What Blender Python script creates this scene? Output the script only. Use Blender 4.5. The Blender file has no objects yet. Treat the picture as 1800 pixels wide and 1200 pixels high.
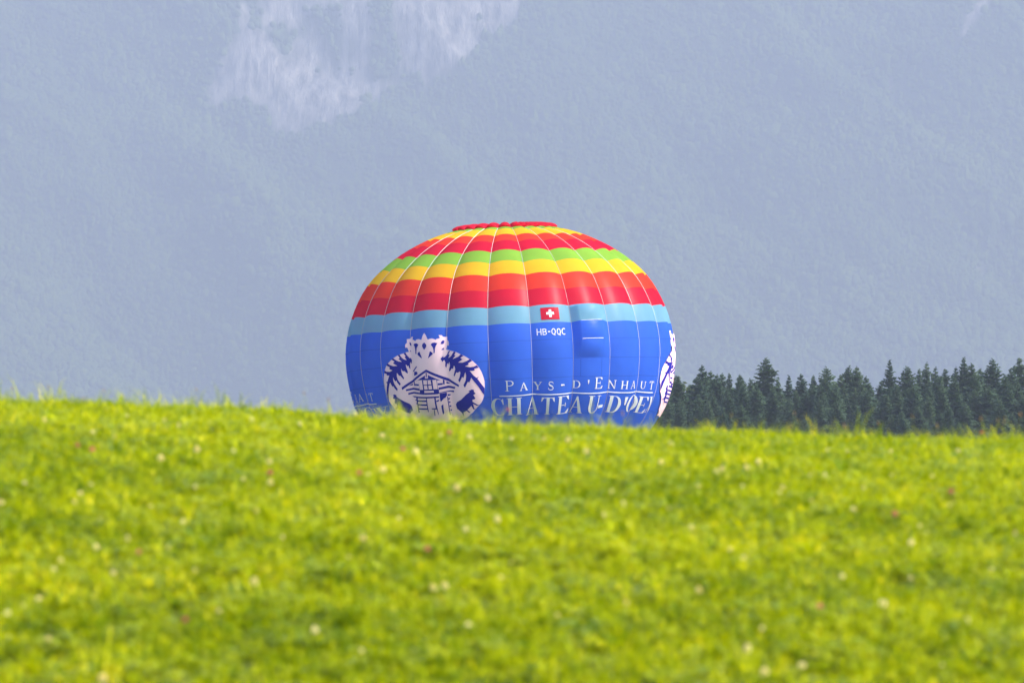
import bpy, bmesh, math, random
import numpy as np
from mathutils import Vector
C = bpy.context.scene.collection
sc = bpy.context.scene
random.seed(7); rng = np.random.default_rng(7)
R = math.radians

# ------------------------------------------------------------------ camera, sky, sun, exposure
cam_d = bpy.data.cameras.new('camera'); cam = bpy.data.objects.new('camera', cam_d); C.objects.link(cam)
cam.location = (0, 0, 1.6); cam.rotation_euler = (R(90) + math.atan(0.039), 0, 0)
cam_d.lens = 200; cam_d.sensor_width = 36; cam_d.clip_start = 0.5; cam_d.clip_end = 40000
cam_d.dof.use_dof = True; cam_d.dof.focus_distance = 300; cam_d.dof.aperture_fstop = 4.6; cam_d.dof.aperture_blades = 0
sc.camera = cam
SUN_EL, SUN_AZ = 43.0, 114.0            # azimuth clockwise from the view direction (+Y): the sun stands to the right
w = bpy.data.worlds.new('World'); sc.world = w; w.use_nodes = True
nt = w.node_tree; nt.nodes.clear()
sky = nt.nodes.new('ShaderNodeTexSky'); sky.sky_type = 'NISHITA'; sky.sun_disc = False
sky.sun_elevation = R(SUN_EL); sky.sun_rotation = R(SUN_AZ); sky.air_density = 1.0; sky.dust_density = 3.0; sky.ozone_density = 1.2
bg = nt.nodes.new('ShaderNodeBackground'); bg.inputs[1].default_value = 0.15
wo = nt.nodes.new('ShaderNodeOutputWorld'); nt.links.new(sky.outputs[0], bg.inputs[0]); nt.links.new(bg.outputs[0], wo.inputs[0])
sl = bpy.data.lights.new('sun', 'SUN'); sl.energy = 2.35; sl.angle = R(0.5); sl.color = (1.0, 0.955, 0.88)
so = bpy.data.objects.new('sun', sl); C.objects.link(so)
sdir = Vector((math.sin(R(SUN_AZ)) * math.cos(R(SUN_EL)), math.cos(R(SUN_AZ)) * math.cos(R(SUN_EL)), math.sin(R(SUN_EL))))
so.rotation_euler = (-sdir).to_track_quat('-Z', 'Y').to_euler(); so.location = (200, 0, 300)
sc.view_settings.view_transform = 'Standard'; sc.view_settings.look = 'None'; sc.view_settings.gamma = 1
sc.view_settings.use_curve_mapping = False; sc.view_settings.exposure = 2.27
cy = sc.cycles
cy.max_bounces = 12; cy.diffuse_bounces = 8; cy.glossy_bounces = 2; cy.transmission_bounces = 8; cy.volume_bounces = 1
cy.caustics_reflective = False; cy.caustics_refractive = False
cy.use_denoising = True
try: cy.denoiser = 'OPENIMAGEDENOISE'
except Exception: pass

# ------------------------------------------------------------------ materials
def nodes_of(name):
    m = bpy.data.materials.new(name); m.use_nodes = True
    n = m.node_tree; n.nodes.clear(); o = n.nodes.new('ShaderNodeOutputMaterial')
    return m, n, o
def N(n, t, **k):
    x = n.nodes.new(t)
    for a, b in k.items(): setattr(x, a, b)
    return x
def rgb(c): return (c[0], c[1], c[2], 1)
def leafy(name, c1, c2, trans=0.45, tcol=None, rough=0.5, spec=0.3, noise_scale=0.0, c3=None):
    """two-sided plant tissue: colour varies from plant to plant, light passes through"""
    m, n, o = nodes_of(name)
    oi = N(n, 'ShaderNodeObjectInfo'); ramp = N(n, 'ShaderNodeValToRGB')
    ramp.color_ramp.elements[0].color = rgb(c1); ramp.color_ramp.elements[1].color = rgb(c2 if not c3 else c3)
    if c3:
        ramp.color_ramp.elements[-1].color = rgb(c3)
        for i_, c_ in enumerate(c2): e = ramp.color_ramp.elements.new(0.36 + 0.40 * i_); e.color = rgb(c_)
    src = oi.outputs['Random']
    if noise_scale:
        g = N(n, 'ShaderNodeNewGeometry'); nz = N(n, 'ShaderNodeTexNoise'); nz.inputs['Scale'].default_value = noise_scale; nz.inputs['Detail'].default_value = 3
        n.links.new(g.outputs['Position'], nz.inputs['Vector'])
        mx = N(n, 'ShaderNodeMath', operation='MULTIPLY_ADD'); mx.inputs[1].default_value = 1.6; mx.inputs[2].default_value = -0.55
        n.links.new(nz.outputs['Fac'], mx.inputs[0])
        ad = N(n, 'ShaderNodeMath', operation='MULTIPLY_ADD'); ad.inputs[1].default_value = 0.5
        n.links.new(oi.outputs['Random'], ad.inputs[0]); 
        hv = N(n, 'ShaderNodeMath', operation='MULTIPLY'); hv.inputs[1].default_value = 0.5
        n.links.new(mx.outputs[0], hv.inputs[0]); nf = N(n, 'ShaderNodeTexNoise'); nf.inputs['Scale'].default_value = 24; nf.inputs['Detail'].default_value = 1; n.links.new(g.outputs['Position'], nf.inputs['Vector'])
        fm = N(n, 'ShaderNodeMath', operation='MULTIPLY_ADD'); fm.inputs[1].default_value = 2.0; fm.inputs[2].default_value = -1.0; n.links.new(nf.outputs['Fac'], fm.inputs[0])
        fa = N(n, 'ShaderNodeMath', operation='ADD'); n.links.new(fm.outputs[0], fa.inputs[0]); n.links.new(hv.outputs[0], fa.inputs[1])
        n.links.new(fa.outputs[0], ad.inputs[2]); src = ad.outputs[0]
    n.links.new(src, ramp.inputs['Fac'])
    p = N(n, 'ShaderNodeBsdfPrincipled'); p.inputs['Roughness'].default_value = rough; p.inputs['Specular IOR Level'].default_value = spec
    n.links.new(ramp.outputs[0], p.inputs['Base Color'])
    t = N(n, 'ShaderNodeBsdfTranslucent')
    if tcol:
        mc = N(n, 'ShaderNodeMix', data_type='RGBA', blend_type='MULTIPLY'); mc.inputs[0].default_value = 1
        n.links.new(ramp.outputs[0], mc.inputs[6]); mc.inputs[7].default_value = rgb(tcol); n.links.new(mc.outputs[2], t.inputs[0])
    else: n.links.new(ramp.outputs[0], t.inputs[0])
    ms = N(n, 'ShaderNodeMixShader'); ms.inputs[0].default_value = trans
    n.links.new(p.outputs[0], ms.inputs[1]); n.links.new(t.outputs[0], ms.inputs[2]); n.links.new(ms.outputs[0], o.inputs[0])
    return m
TRANS = 0.60
def fabric(name, c, trans=TRANS, rough=0.36, spec=0.005, bump=0.10):
    """ripstop nylon: thin, slightly glossy, lets some light through, fine horizontal puckers"""
    m, n, o = nodes_of(name)
    tc = N(n, 'ShaderNodeTexCoord'); mp = N(n, 'ShaderNodeMapping'); mp.inputs['Scale'].default_value = (0.55, 0.55, 4.5)
    n.links.new(tc.outputs['Object'], mp.inputs[0])
    nz = N(n, 'ShaderNodeTexNoise'); nz.inputs['Scale'].default_value = 1.6; nz.inputs['Detail'].default_value = 4; nz.inputs['Roughness'].default_value = 0.55
    n.links.new(mp.outputs[0], nz.inputs['Vector'])
    bp = N(n, 'ShaderNodeBump'); bp.inputs['Strength'].default_value = bump; bp.inputs['Distance'].default_value = 0.10
    n.links.new(nz.outputs['Fac'], bp.inputs['Height'])
    n2 = N(n, 'ShaderNodeTexNoise'); n2.inputs['Scale'].default_value = 0.45; n2.inputs['Detail'].default_value = 3
    n.links.new(tc.outputs['Object'], n2.inputs['Vector'])
    rp = N(n, 'ShaderNodeValToRGB'); rp.color_ramp.elements[0].color = rgb([x * 0.90 for x in c]); rp.color_ramp.elements[1].color = rgb([min(1, x * 1.06) for x in c])
    rp.color_ramp.elements[0].position = 0.3; rp.color_ramp.elements[1].position = 0.7
    n.links.new(n2.outputs['Fac'], rp.inputs[0])
    d = N(n, 'ShaderNodeBsdfDiffuse'); n.links.new(rp.outputs[0], d.inputs['Color']); n.links.new(bp.outputs[0], d.inputs['Normal'])
    t = N(n, 'ShaderNodeBsdfTranslucent'); n.links.new(rp.outputs[0], t.inputs[0])
    gl = N(n, 'ShaderNodeBsdfAnisotropic'); gl.inputs['Roughness'].default_value = rough; gl.inputs['Color'].default_value = (1, 1, 1, 1); n.links.new(bp.outputs[0], gl.inputs['Normal'])
    ms = N(n, 'ShaderNodeMixShader'); ms.inputs[0].default_value = trans
    n.links.new(d.outputs[0], ms.inputs[1]); n.links.new(t.outputs[0], ms.inputs[2])
    m2 = N(n, 'ShaderNodeMixShader'); m2.inputs[0].default_value = spec
    n.links.new(ms.outputs[0], m2.inputs[1]); n.links.new(gl.outputs[0], m2.inputs[2]); n.links.new(m2.outputs[0], o.inputs[0])
    return m
def plain(name, c, c2=None, scale=3.0, rough=0.7, spec=0.3):
    m, n, o = nodes_of(name)
    tc = N(n, 'ShaderNodeTexCoord'); nz = N(n, 'ShaderNodeTexNoise'); nz.inputs['Scale'].default_value = scale; nz.inputs['Detail'].default_value = 5
    n.links.new(tc.outputs['Object'], nz.inputs['Vector'])
    rp = N(n, 'ShaderNodeValToRGB'); rp.color_ramp.elements[0].color = rgb(c); rp.color_ramp.elements[1].color = rgb(c2 or [x * 1.2 for x in c])
    rp.color_ramp.elements[0].position = 0.35; rp.color_ramp.elements[1].position = 0.65
    n.links.new(nz.outputs['Fac'], rp.inputs[0])
    p = N(n, 'ShaderNodeBsdfPrincipled'); p.inputs['Roughness'].default_value = rough; p.inputs['Specular IOR Level'].default_value = spec
    n.links.new(rp.outputs[0], p.inputs['Base Color']); n.links.new(p.outputs[0], o.inputs[0])
    return m

BLUE = fabric('blue_nylon', (0.045, 0.165, 0.80))
CYAN = fabric('pale_blue_nylon', (0.19, 0.44, 0.60))
CRIMSON = fabric('crimson_nylon', (0.66, 0.012, 0.045))
ORANGE = fabric('orange_red_nylon', (0.80, 0.055, 0.030))
YELLOW = fabric('yellow_nylon', (0.82, 0.50, 0.022))
GREEN = fabric('green_nylon', (0.25, 0.50, 0.055))
PINKW = fabric('pinkish_white_nylon', (0.79, 0.55, 0.60), 0.05)
NAVY = fabric('navy_nylon', (0.020, 0.020, 0.27), 0.15)
SILVER = fabric('silver_grey_nylon', (0.55, 0.59, 0.62), 0.15)
WHITE = fabric('white_nylon', (0.64, 0.66, 0.72), 0.2)
TAPE = plain('white_webbing', (0.42, 0.42, 0.44), (0.50, 0.50, 0.52))
SEAM = fabric('doubled_blue_seam', (0.034, 0.115, 0.58), 0.3)
WICKER = plain('wicker', (0.22, 0.12, 0.05), (0.35, 0.2, 0.09), 40)
STEEL = plain('steel', (0.4, 0.4, 0.42), None, 5, 0.3, 0.5)
GRASS = leafy('meadow_grass', (0.085,0.145,0.001), [(0.285,0.35,0.001),(0.44,0.455,0.001)], 0.5, (1.25, 1.15, 0.2), 0.36, 0.07, 0.55, (0.92,0.78,0.04))
LEAF = leafy('broad_leaf', (0.09,0.165,0.001), (0.40,0.445,0.001), 0.45, (1.25, 1.15, 0.2), 0.3, 0.08, 0.55)
CREAM = leafy('cream_petals', (0.76, 0.66, 0.30), (0.86, 0.78, 0.46), 0.35, None, 0.6)
ROSE = leafy('rose_petals', (0.55, 0.10, 0.16), (0.66, 0.16, 0.22), 0.35, None, 0.6)
TAN = leafy('seed_tan', (0.36, 0.28, 0.10), (0.46, 0.30, 0.16), 0.35, None, 0.6)
STEM = leafy('flower_stem', (0.10, 0.14, 0.02), (0.14, 0.18, 0.025), 0.3, None, 0.5)
NEEDLE = leafy('spruce_needles', (0.030, 0.060, 0.027), (0.058, 0.096, 0.042), 0.25, None, 0.6, 0.2)
BARK = plain('bark', (0.05, 0.035, 0.025), (0.09, 0.065, 0.05), 3, 0.9, 0.1)
LIGHTLEAF = leafy('broadleaf_foliage', (0.055, 0.080, 0.018), (0.075, 0.10, 0.022), 0.3, None, 0.5)
CROWN = leafy('far_forest_foliage', (0.036, 0.066, 0.022), (0.115, 0.155, 0.040), 0.0, None, 0.8, 0.05, 0.0022)

# ------------------------------------------------------------------ helpers
def mesh_obj(name, verts, faces, mats, parent=None, smooth=True, normals=None, midx=None):
    me = bpy.data.meshes.new(name); me.from_pydata([tuple(v) for v in verts], [], [tuple(f) for f in faces])
    for m in (mats if isinstance(mats, (list, tuple)) else [mats]): me.materials.append(m)
    if smooth: me.polygons.foreach_set('use_smooth', [True] * len(me.polygons))
    if midx is not None: me.polygons.foreach_set('material_index', midx)
    me.update()
    if normals is not None: me.normals_split_custom_set_from_vertices([tuple(v) for v in normals])
    o = bpy.data.objects.new(name, me); C.objects.link(o)
    if parent: o.parent = parent
    return o
def bm_obj(name, bm, mats, parent=None, smooth=True):
    me = bpy.data.meshes.new(name); bm.to_mesh(me); bm.free()
    for m in (mats if isinstance(mats, (list, tuple)) else [mats]): me.materials.append(m)
    if smooth: me.polygons.foreach_set('use_smooth', [True] * len(me.polygons))
    o = bpy.data.objects.new(name, me); C.objects.link(o)
    if parent: o.parent = parent
    return o
def tag(o, label=None, cat=None, group=None, kind=None):
    if label: o['label'] = label
    if cat: o['category'] = cat
    if group: o['group'] = group
    if kind: o['kind'] = kind
    return o
def empty(name, loc, rz=0.0):
    o = bpy.data.objects.new(name, None); o.empty_display_size = 0.3; C.objects.link(o); o.location = loc; o.rotation_euler = (0, 0, rz); return o
def copy_thing(src):
    c = src.copy(); C.objects.link(c)
    for ch in src.children:
        d = ch.copy(); C.objects.link(d); d.parent = c
    return c
def _hash(ix, iy, s):
    h = (ix.astype(np.int64) * 374761393 + iy.astype(np.int64) * 668265263 + s * 2147483647) & 0xffffffff
    h = ((h ^ (h >> 13)) * 1274126177) & 0xffffffff
    return ((h ^ (h >> 16)) & 0xffff) / 65535.0
def vnoise(x, y, s=0):
    ix = np.floor(x); iy = np.floor(y); fx = x - ix; fy = y - iy
    fx = fx * fx * (3 - 2 * fx); fy = fy * fy * (3 - 2 * fy)
    a = _hash(ix, iy, s); b = _hash(ix + 1, iy, s); c = _hash(ix, iy + 1, s); d = _hash(ix + 1, iy + 1, s)
    return (a * (1 - fx) + b * fx) * (1 - fy) + (c * (1 - fx) + d * fx) * fy
def fbm(x, y, o=4, s=0):
    t = 0; a = 0.5
    for i in range(o):
        t = t + a * vnoise(x, y, s + i * 17); x = x * 2.03 + 11.3; y = y * 2.03 - 7.1; a *= 0.5
    return t
def sst(a, b, x):
    t = np.clip((x - a) / (b - a), 0, 1); return t * t * (3 - 2 * t)
def scatter(name, pts, rots, scl, var, sources):
    """one object: a point set that plants copies of the source meshes (grass, far forest)"""
    me = bpy.data.meshes.new(name); me.vertices.add(len(pts)); me.vertices.foreach_set('co', np.asarray(pts, np.float32).ravel())
    a = me.attributes.new('rot', 'FLOAT_VECTOR', 'POINT'); a.data.foreach_set('vector', np.asarray(rots, np.float32).ravel())
    a = me.attributes.new('scl', 'FLOAT_VECTOR', 'POINT'); a.data.foreach_set('vector', np.asarray(scl, np.float32).ravel())
    a = me.attributes.new('var', 'INT', 'POINT'); a.data.foreach_set('value', np.asarray(var, np.int32))
    o = bpy.data.objects.new(name, me); C.objects.link(o)
    col = bpy.data.collections.new(name + '_kinds')
    for s in sources:
        C.objects.unlink(s); col.objects.link(s)
    ng = bpy.data.node_groups.new(name + '_nodes', 'GeometryNodeTree')
    ng.interface.new_socket('Geometry', in_out='INPUT', socket_type='NodeSocketGeometry'); ng.interface.new_socket('Geometry', in_out='OUTPUT', socket_type='NodeSocketGeometry')
    gi = ng.nodes.new('NodeGroupInput'); go = ng.nodes.new('NodeGroupOutput')
    ip = ng.nodes.new('GeometryNodeInstanceOnPoints'); ci = ng.nodes.new('GeometryNodeCollectionInfo')
    ci.inputs['Collection'].default_value = col; ci.inputs['Separate Children'].default_value = True; ci.inputs['Reset Children'].default_value = True
    def attr(nm, ty):
        x = ng.nodes.new('GeometryNodeInputNamedAttribute'); x.data_type = ty; x.inputs['Name'].default_value = nm
        return [k for k in x.outputs if k.enabled and k.name == 'Attribute'][0]
    e2r = ng.nodes.new('FunctionNodeEulerToRotation')
    L = ng.links.new
    L(gi.outputs[0], ip.inputs['Points']); L(ci.outputs[0], ip.inputs['Instance']); ip.inputs['Pick Instance'].default_value = True
    L(attr('var', 'INT'), ip.inputs['Instance Index']); L(attr('rot', 'FLOAT_VECTOR'), e2r.inputs[0]); L(e2r.outputs[0], ip.inputs['Rotation'])
    L(attr('scl', 'FLOAT_VECTOR'), ip.inputs['Scale']); L(ip.outputs[0], go.inputs[0])
    md = o.modifiers.new('scatter', 'NODES'); md.node_group = ng
    return o

# ------------------------------------------------------------------ the ground: a bank that climbs from the camera to a crest 45 m away, the valley behind it
YCX = [-2000, -600, 0, 300, 500, 700, 900, 1100, 1300, 1500, 1800, 2400, 3800]
YCV = [0.0336, 0.0301, 0.0277, 0.0272, 0.0262, 0.0243, 0.0233, 0.0229, 0.0221, 0.0213, 0.0209, 0.0198, 0.0178]   # slope of the line of sight that grazes the crest, from left to right
def crest_slope(x): return np.interp(900 + x / 45 * 1e4, YCX, YCV)
def ground_z(x, d):
    x = np.asarray(x, float); d = np.asarray(d, float)
    m = (crest_slope(x - 0.54) + crest_slope(x) + crest_slope(x + 0.54)) / 3 - 0.0013
    zc = 1.6 + 45 * m; k = (zc - m * 20 - 1.075) / 400; e = 45 - d
    near = zc - m * e - k * e * e; far = zc - m * e - 0.0029 * e * e
    z = np.where(d < 25, 1.075 * (np.clip(d, 0, 25) / 25) ** 3.25, np.where(d < 45, near, far))
    val = -1.4 + 11.4 * sst(400, 950, d) + 50 * sst(1000, 8000, d) + 30 * sst(8000, 13500, d)
    wgt = sst(58, 125, d)
    return np.where(d > 45, z * (1 - wgt) + val * wgt, z)
def bumps(x, d): return (fbm(x * 1.1, d * 0.9, 3, 5) - 0.44) * 0.045 * (np.abs(d) < 125)
def axis(dense0, dense1, step, lo, hi, grow=1.22):
    v = list(np.arange(dense0, dense1 + 1e-6, step)); s = step
    while v[-1] < hi: s = min(s * grow, 400); v.append(v[-1] + s)
    s = step
    while v[0] > lo: s = min(s * grow, 400); v.insert(0, v[0] - s)
    return np.array(v)
gx = axis(-8, 8, 0.25, -7000, 7000); gy = axis(15, 70, 0.25, -3000, 14600, 1.12)
GX, GY = np.meshgrid(gx, gy); GZ = ground_z(GX, GY) + bumps(GX, GY)
nx, ny = len(gx), len(gy)
idx = np.arange(nx * ny).reshape(ny, nx)
gf = np.stack([idx[:-1, :-1], idx[:-1, 1:], idx[1:, 1:], idx[1:, :-1]], -1).reshape(-1, 4)
GROUND = plain('meadow_soil', (0.030, 0.048, 0.008), (0.060, 0.080, 0.014), 0.8, 0.95, 0.1)
tag(mesh_obj('ground', np.stack([GX, GY, GZ], -1).reshape(-1, 3), gf.tolist(), GROUND), kind='structure')

# ------------------------------------------------------------------ the mountain: wooded slope with pale limestone cliffs, 8 to 10 km away
ROCKS = [  # outcrops seen on the face, as (metres across, metres up) corner lists
    [(-492, 738), (-486, 800), (-450, 856), (-445, 900), (-415, 920), (-340, 930), (-230, 925), (-226, 880), (-222, 835), (-226, 788), (-184, 775), (-222, 745), (-253, 722), (-313, 712), (-360, 692), (-386, 700), (-396, 728), (-424, 745), (-446, 760), (-470, 736)],
    [(-193, 925), (-193, 860), (-186, 800), (-160, 790), (-142, 778), (-106, 780), (-92, 808), (-64, 828), (-46, 846), (-18, 866), (14, 876), (20, 925)],
    [(128, 930), (144, 930), (134, 900)],
    [(726, 856), (736, 893), (750, 902), (772, 925), (792, 925), (756, 885)],
    [(-658, 792), (-630, 824), (-624, 821), (-652, 788)],
    [(606, 770), (618, 785), (622, 766), (614, 760)],
    [(742, 478), (772, 488), (776, 474), (750, 470)]]
HOLES = [[(-342, 905), (-276, 900), (-270, 860), (-284, 800), (-300, 850)], [(-398, 860), (-370, 880), (-345, 850), (-362, 820)]]
def inside(px, pz, poly):
    r = np.zeros(px.shape, bool); j = len(poly) - 1
    for i in range(len(poly)):
        (xi, zi), (xj, zj) = poly[i], poly[j]
        with np.errstate(divide='ignore', invalid='ignore'):
            c = ((zi > pz) != (zj > pz)) & (px < (xj - xi) * (pz - zi) / (zj - zi + 1e-9) + xi)
        r ^= c; j = i
    return r
MS = 1.65                               # the mountain stands 12 to 15 km away
def rock_at(x, y, z):
    x, y, z = x / MS, y / MS, z / MS
    s = 9200.0 / y
    u = x * s + 22 * (fbm(x / 30, z / 60, 3, 3) - .44); v = (z - 1.6) * s + 1.6 + 34 * (fbm(x / 22, z / 90, 3, 9) - .44)
    m = np.zeros(np.shape(x), bool); h = np.zeros(np.shape(x), bool)
    for p in ROCKS: m |= inside(u, v, p)
    for p in HOLES: h |= inside(u, v, p)
    return m & ~h & (fbm(x / 26 + 3, z / 80, 3, 21) > 0.18)
def mountain_z(x, y):
    x, y = x / MS, y / MS
    yy = y + 600 * (fbm((x + 0.7 * y) / 420, (y - 0.5 * x) / 1100, 3, 31) - .45) + 150 * (fbm((x + .8 * y) / 130, (y - .4 * x) / 330, 3, 41) - .45)
    t = np.clip((yy - 8050) / 1700, -0.05, 2.0)
    return MS * (45 + 1290 * np.clip(t, 0, 1) ** 1.12 + 500 * np.clip(t - 1, 0, 1) + 14 * (fbm(x / 45, y / 45, 3, 51) - .45))
mx = np.concatenate([np.arange(-2600, -1150, 40), np.arange(-1150, 1150, 9), np.arange(1150, 2641, 40)]); my = np.arange(7900, 10101, 11.0)
MX, MY = np.meshgrid(mx * MS, my * MS); MZ = mountain_z(MX, MY)
ROCK = rock_at(MX, MY, MZ).astype(float)
for _ in range(1): ROCK[1:-1, 1:-1] = (ROCK[1:-1, 1:-1] * 2 + ROCK[:-2, 1:-1] + ROCK[2:, 1:-1] + ROCK[1:-1, :-2] + ROCK[1:-1, 2:]) / 6
nx, ny = len(mx), len(my); idx = np.arange(nx * ny).reshape(ny, nx)
mf = np.stack([idx[:-1, :-1], idx[:-1, 1:], idx[1:, 1:], idx[1:, :-1]], -1).reshape(-1, 4)
m, n, o = nodes_of('mountain_face')
at = N(n, 'ShaderNodeAttribute', attribute_name='rock'); g = N(n, 'ShaderNodeNewGeometry')
mp = N(n, 'ShaderNodeMapping'); mp.inputs['Scale'].default_value = (1 / 26, 1 / 90, 1 / 120); n.links.new(g.outputs['Position'], mp.inputs[0])
nz = N(n, 'ShaderNodeTexNoise'); nz.inputs['Scale'].default_value = 1; nz.inputs['Detail'].default_value = 6; nz.inputs['Roughness'].default_value = 0.65; n.links.new(mp.outputs[0], nz.inputs['Vector'])
rp = N(n, 'ShaderNodeValToRGB'); rp.color_ramp.elements[0].color = (0.10, 0.10, 0.09, 1); rp.color_ramp.elements[1].color = (0.40, 0.375, 0.345, 1)
rp.color_ramp.elements[0].position = 0.38; rp.color_ramp.elements[1].position = 0.64; n.links.new(nz.outputs['Fac'], rp.inputs[0])
mixc = N(n, 'ShaderNodeMix', data_type='RGBA'); mixc.inputs[6].default_value = (0.048, 0.072, 0.026, 1)
f1 = N(n, 'ShaderNodeMath', operation='MULTIPLY_ADD'); f1.inputs[1].default_value = 2.0; f1.inputs[2].default_value = -1.0; n.links.new(nz.outputs['Fac'], f1.inputs[0])
f2 = N(n, 'ShaderNodeMath', operation='MULTIPLY_ADD', use_clamp=True); f2.inputs[1].default_value = 1.4; n.links.new(at.outputs['Fac'], f2.inputs[0]); n.links.new(f1.outputs[0], f2.inputs[2])
f3 = N(n, 'ShaderNodeMath', operation='MULTIPLY'); n.links.new(f2.outputs[0], f3.inputs[0]); n.links.new(at.outputs['Fac'], f3.inputs[1]); n.links.new(f3.outputs[0], mixc.inputs[0]); n.links.new(rp.outputs[0], mixc.inputs[7])
p = N(n, 'ShaderNodeBsdfPrincipled'); p.inputs['Roughness'].default_value = 0.95; p.inputs['Specular IOR Level'].default_value = 0.1
bp = N(n, 'ShaderNodeBump'); bp.inputs['Strength'].default_value = 1; bp.inputs['Distance'].default_value = 30; n.links.new(nz.outputs['Fac'], bp.inputs['Height']); n.links.new(bp.outputs[0], p.inputs['Normal'])
n.links.new(mixc.outputs[2], p.inputs['Base Color']); n.links.new(p.outputs[0], o.inputs[0])
mo = mesh_obj('mountain', np.stack([MX, MY, MZ], -1).reshape(-1, 3), mf.tolist(), m)
a = mo.data.attributes.new('rock', 'FLOAT', 'POINT'); a.data.foreach_set('value', ROCK.astype(np.float32).ravel())
tag(mo, kind='structure')
# the wood that covers the slope reads as one mass
def crown_source(name, seed, cone):
    bm = bmesh.new(); bmesh.ops.create_icosphere(bm, subdivisions=2, radius=1)
    r = random.Random(seed)
    for v in bm.verts:
        f = 1 + r.uniform(-.22, .25)
        v.co = Vector((v.co.x * f, v.co.y * f, v.co.z * f * (1.5 if cone else .95) + .55))
        if cone:
            t = max(0.12, 1 - max(0, v.co.z) / 2.1); v.co.x *= t; v.co.y *= t
    return bm_obj(name, bm, CROWN, smooth=True)
srcs = [crown_source('crown_kind', 1, False), crown_source('crown_kind', 2, False), crown_source('crown_kind', 3, False), crown_source('crown_kind', 4, True)]
nT = 260000
tx = rng.uniform(-1250, 1250, nT) * MS; ty = rng.uniform(7980, 10050, nT) * MS; tz = mountain_z(tx, ty)
keep = ~rock_at(tx, ty, tz) & (tz / ty < 0.118); tx, ty, tz = tx[keep], ty[keep], tz[keep]
# clearings and denser belts follow the spurs
dens = fbm((tx + ty) / 160, (ty - tx) / 260, 3, 77)
keep = rng.uniform(0, 1, len(tx)) < 0.55 + 1.4 * (dens - 0.3); tx, ty, tz = tx[keep], ty[keep], tz[keep]
k = len(tx); s = rng.lognormal(0, .32, k) * 5.6 * (0.8 + 0.6 * fbm(tx / 120, ty / 120, 2, 90))
wood = scatter('mountain_wood', np.stack([tx, ty, tz - .5], -1), np.stack([np.zeros(k), np.zeros(k), rng.uniform(0, 6.28, k)], -1),
               np.stack([s, s, s * rng.uniform(.85, 1.35, k)], -1), rng.choice([0, 1, 2, 3], k, p=[.27, .27, .26, .2]), srcs)
tag(wood, kind='stuff')

# ------------------------------------------------------------------ haze in the valley air
def box_obj(name, lo, hi, mat):
    v = [(x, y, z) for x in (lo[0], hi[0]) for y in (lo[1], hi[1]) for z in (lo[2], hi[2])]
    return mesh_obj(name, v, [(0, 1, 3, 2), (4, 6, 7, 5), (0, 4, 5, 1), (2, 3, 7, 6), (0, 2, 6, 4), (1, 5, 7, 3)], mat, smooth=False)
m, n, o = nodes_of('valley_haze')
pv = N(n, 'ShaderNodeVolumePrincipled'); pv.inputs['Color'].default_value = (0.266, 0.302, 0.402, 1); pv.inputs['Density'].default_value = 1.35e-4; pv.inputs['Anisotropy'].default_value = 0.0
n.links.new(pv.outputs[0], o.inputs['Volume'])
zmin = min(float(GZ.min()), 0) - 1.0
hz = box_obj('haze', (float(gx[0]) - 20, float(gy[0]) - 20, zmin), (float(gx[-1]) + 20, 18200, float(MZ.max()) + 30), m)
tag(hz, kind='stuff')

# ------------------------------------------------------------------ the balloon
U = 0.0294
PROF = np.array([(226, 2), (224.5, 40), (222, 62), (217.7, 88.5), (203, 138.5), (173.7, 194.6), (127.5, 246.5), (70.5, 276.7), (31, 286.8), (-5, 289.6), (-49, 285.2), (-84.4, 277.0), (-103, 269), (-135, 249), (-200, 196), (-280, 121), (-345, 66), (-377, 45)], float) * U
def spline(P, k=40):
    out = []; Q = np.vstack([2 * P[0] - P[1], P, 2 * P[-1] - P[-2]])
    for i in range(1, len(Q) - 2):
        p0, p1, p2, p3 = Q[i - 1:i + 3]
        t0 = 0; t1 = np.linalg.norm(p1 - p0) ** .5; t2 = t1 + np.linalg.norm(p2 - p1) ** .5; t3 = t2 + np.linalg.norm(p3 - p2) ** .5
        for t in np.linspace(t1, t2, k, endpoint=False):
            A1 = (t1 - t) / (t1 - t0) * p0 + (t - t0) / (t1 - t0) * p1; A2 = (t2 - t) / (t2 - t1) * p1 + (t - t1) / (t2 - t1) * p2; A3 = (t3 - t) / (t3 - t2) * p2 + (t - t2) / (t3 - t2) * p3
            B1 = (t2 - t) / (t2 - t0) * A1 + (t - t0) / (t2 - t0) * A2; B2 = (t3 - t) / (t3 - t1) * A2 + (t - t1) / (t3 - t1) * A3
            out.append((t2 - t) / (t2 - t1) * B1 + (t - t1) / (t2 - t1) * B2)
    out.append(P[-1]); return np.array(out)
CV = spline(PROF)
for _ in range(60): CV[1:-1] = .5 * CV[1:-1] + .25 * (CV[:-2] + CV[2:])
QL = np.r_[0, np.cumsum(np.linalg.norm(np.diff(CV, axis=0), axis=1))]; TG = np.gradient(CV, QL, axis=0); QEND = float(QL[-1])
HB = 13.9                               # height of the widest circle above the ground under the basket
GOREW = math.radians(15); AMP = 8.2 * U
def surf(th, q, off=0.0, gore=None):
    """point of the envelope: angle round it, length down its side, distance out of the cloth; each of the 24 gores bulges between its tapes"""
    s = np.interp(q, QL, CV[:, 0]); r = np.interp(q, QL, CV[:, 1]); ts = np.interp(q, QL, TG[:, 0]); tr = np.interp(q, QL, TG[:, 1]); l = np.hypot(ts, tr)
    nr, na = -ts / l, tr / l
    kk = np.round(th / GOREW) if gore is None else gore
    tau = th / GOREW - kk
    b = -AMP * np.minimum(r / (289 * U), 1) * (2 * tau) ** 2 + off
    rr = r + b * nr
    return np.stack([rr * np.sin(th), -rr * np.cos(th), s + b * na + HB], -1)
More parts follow.
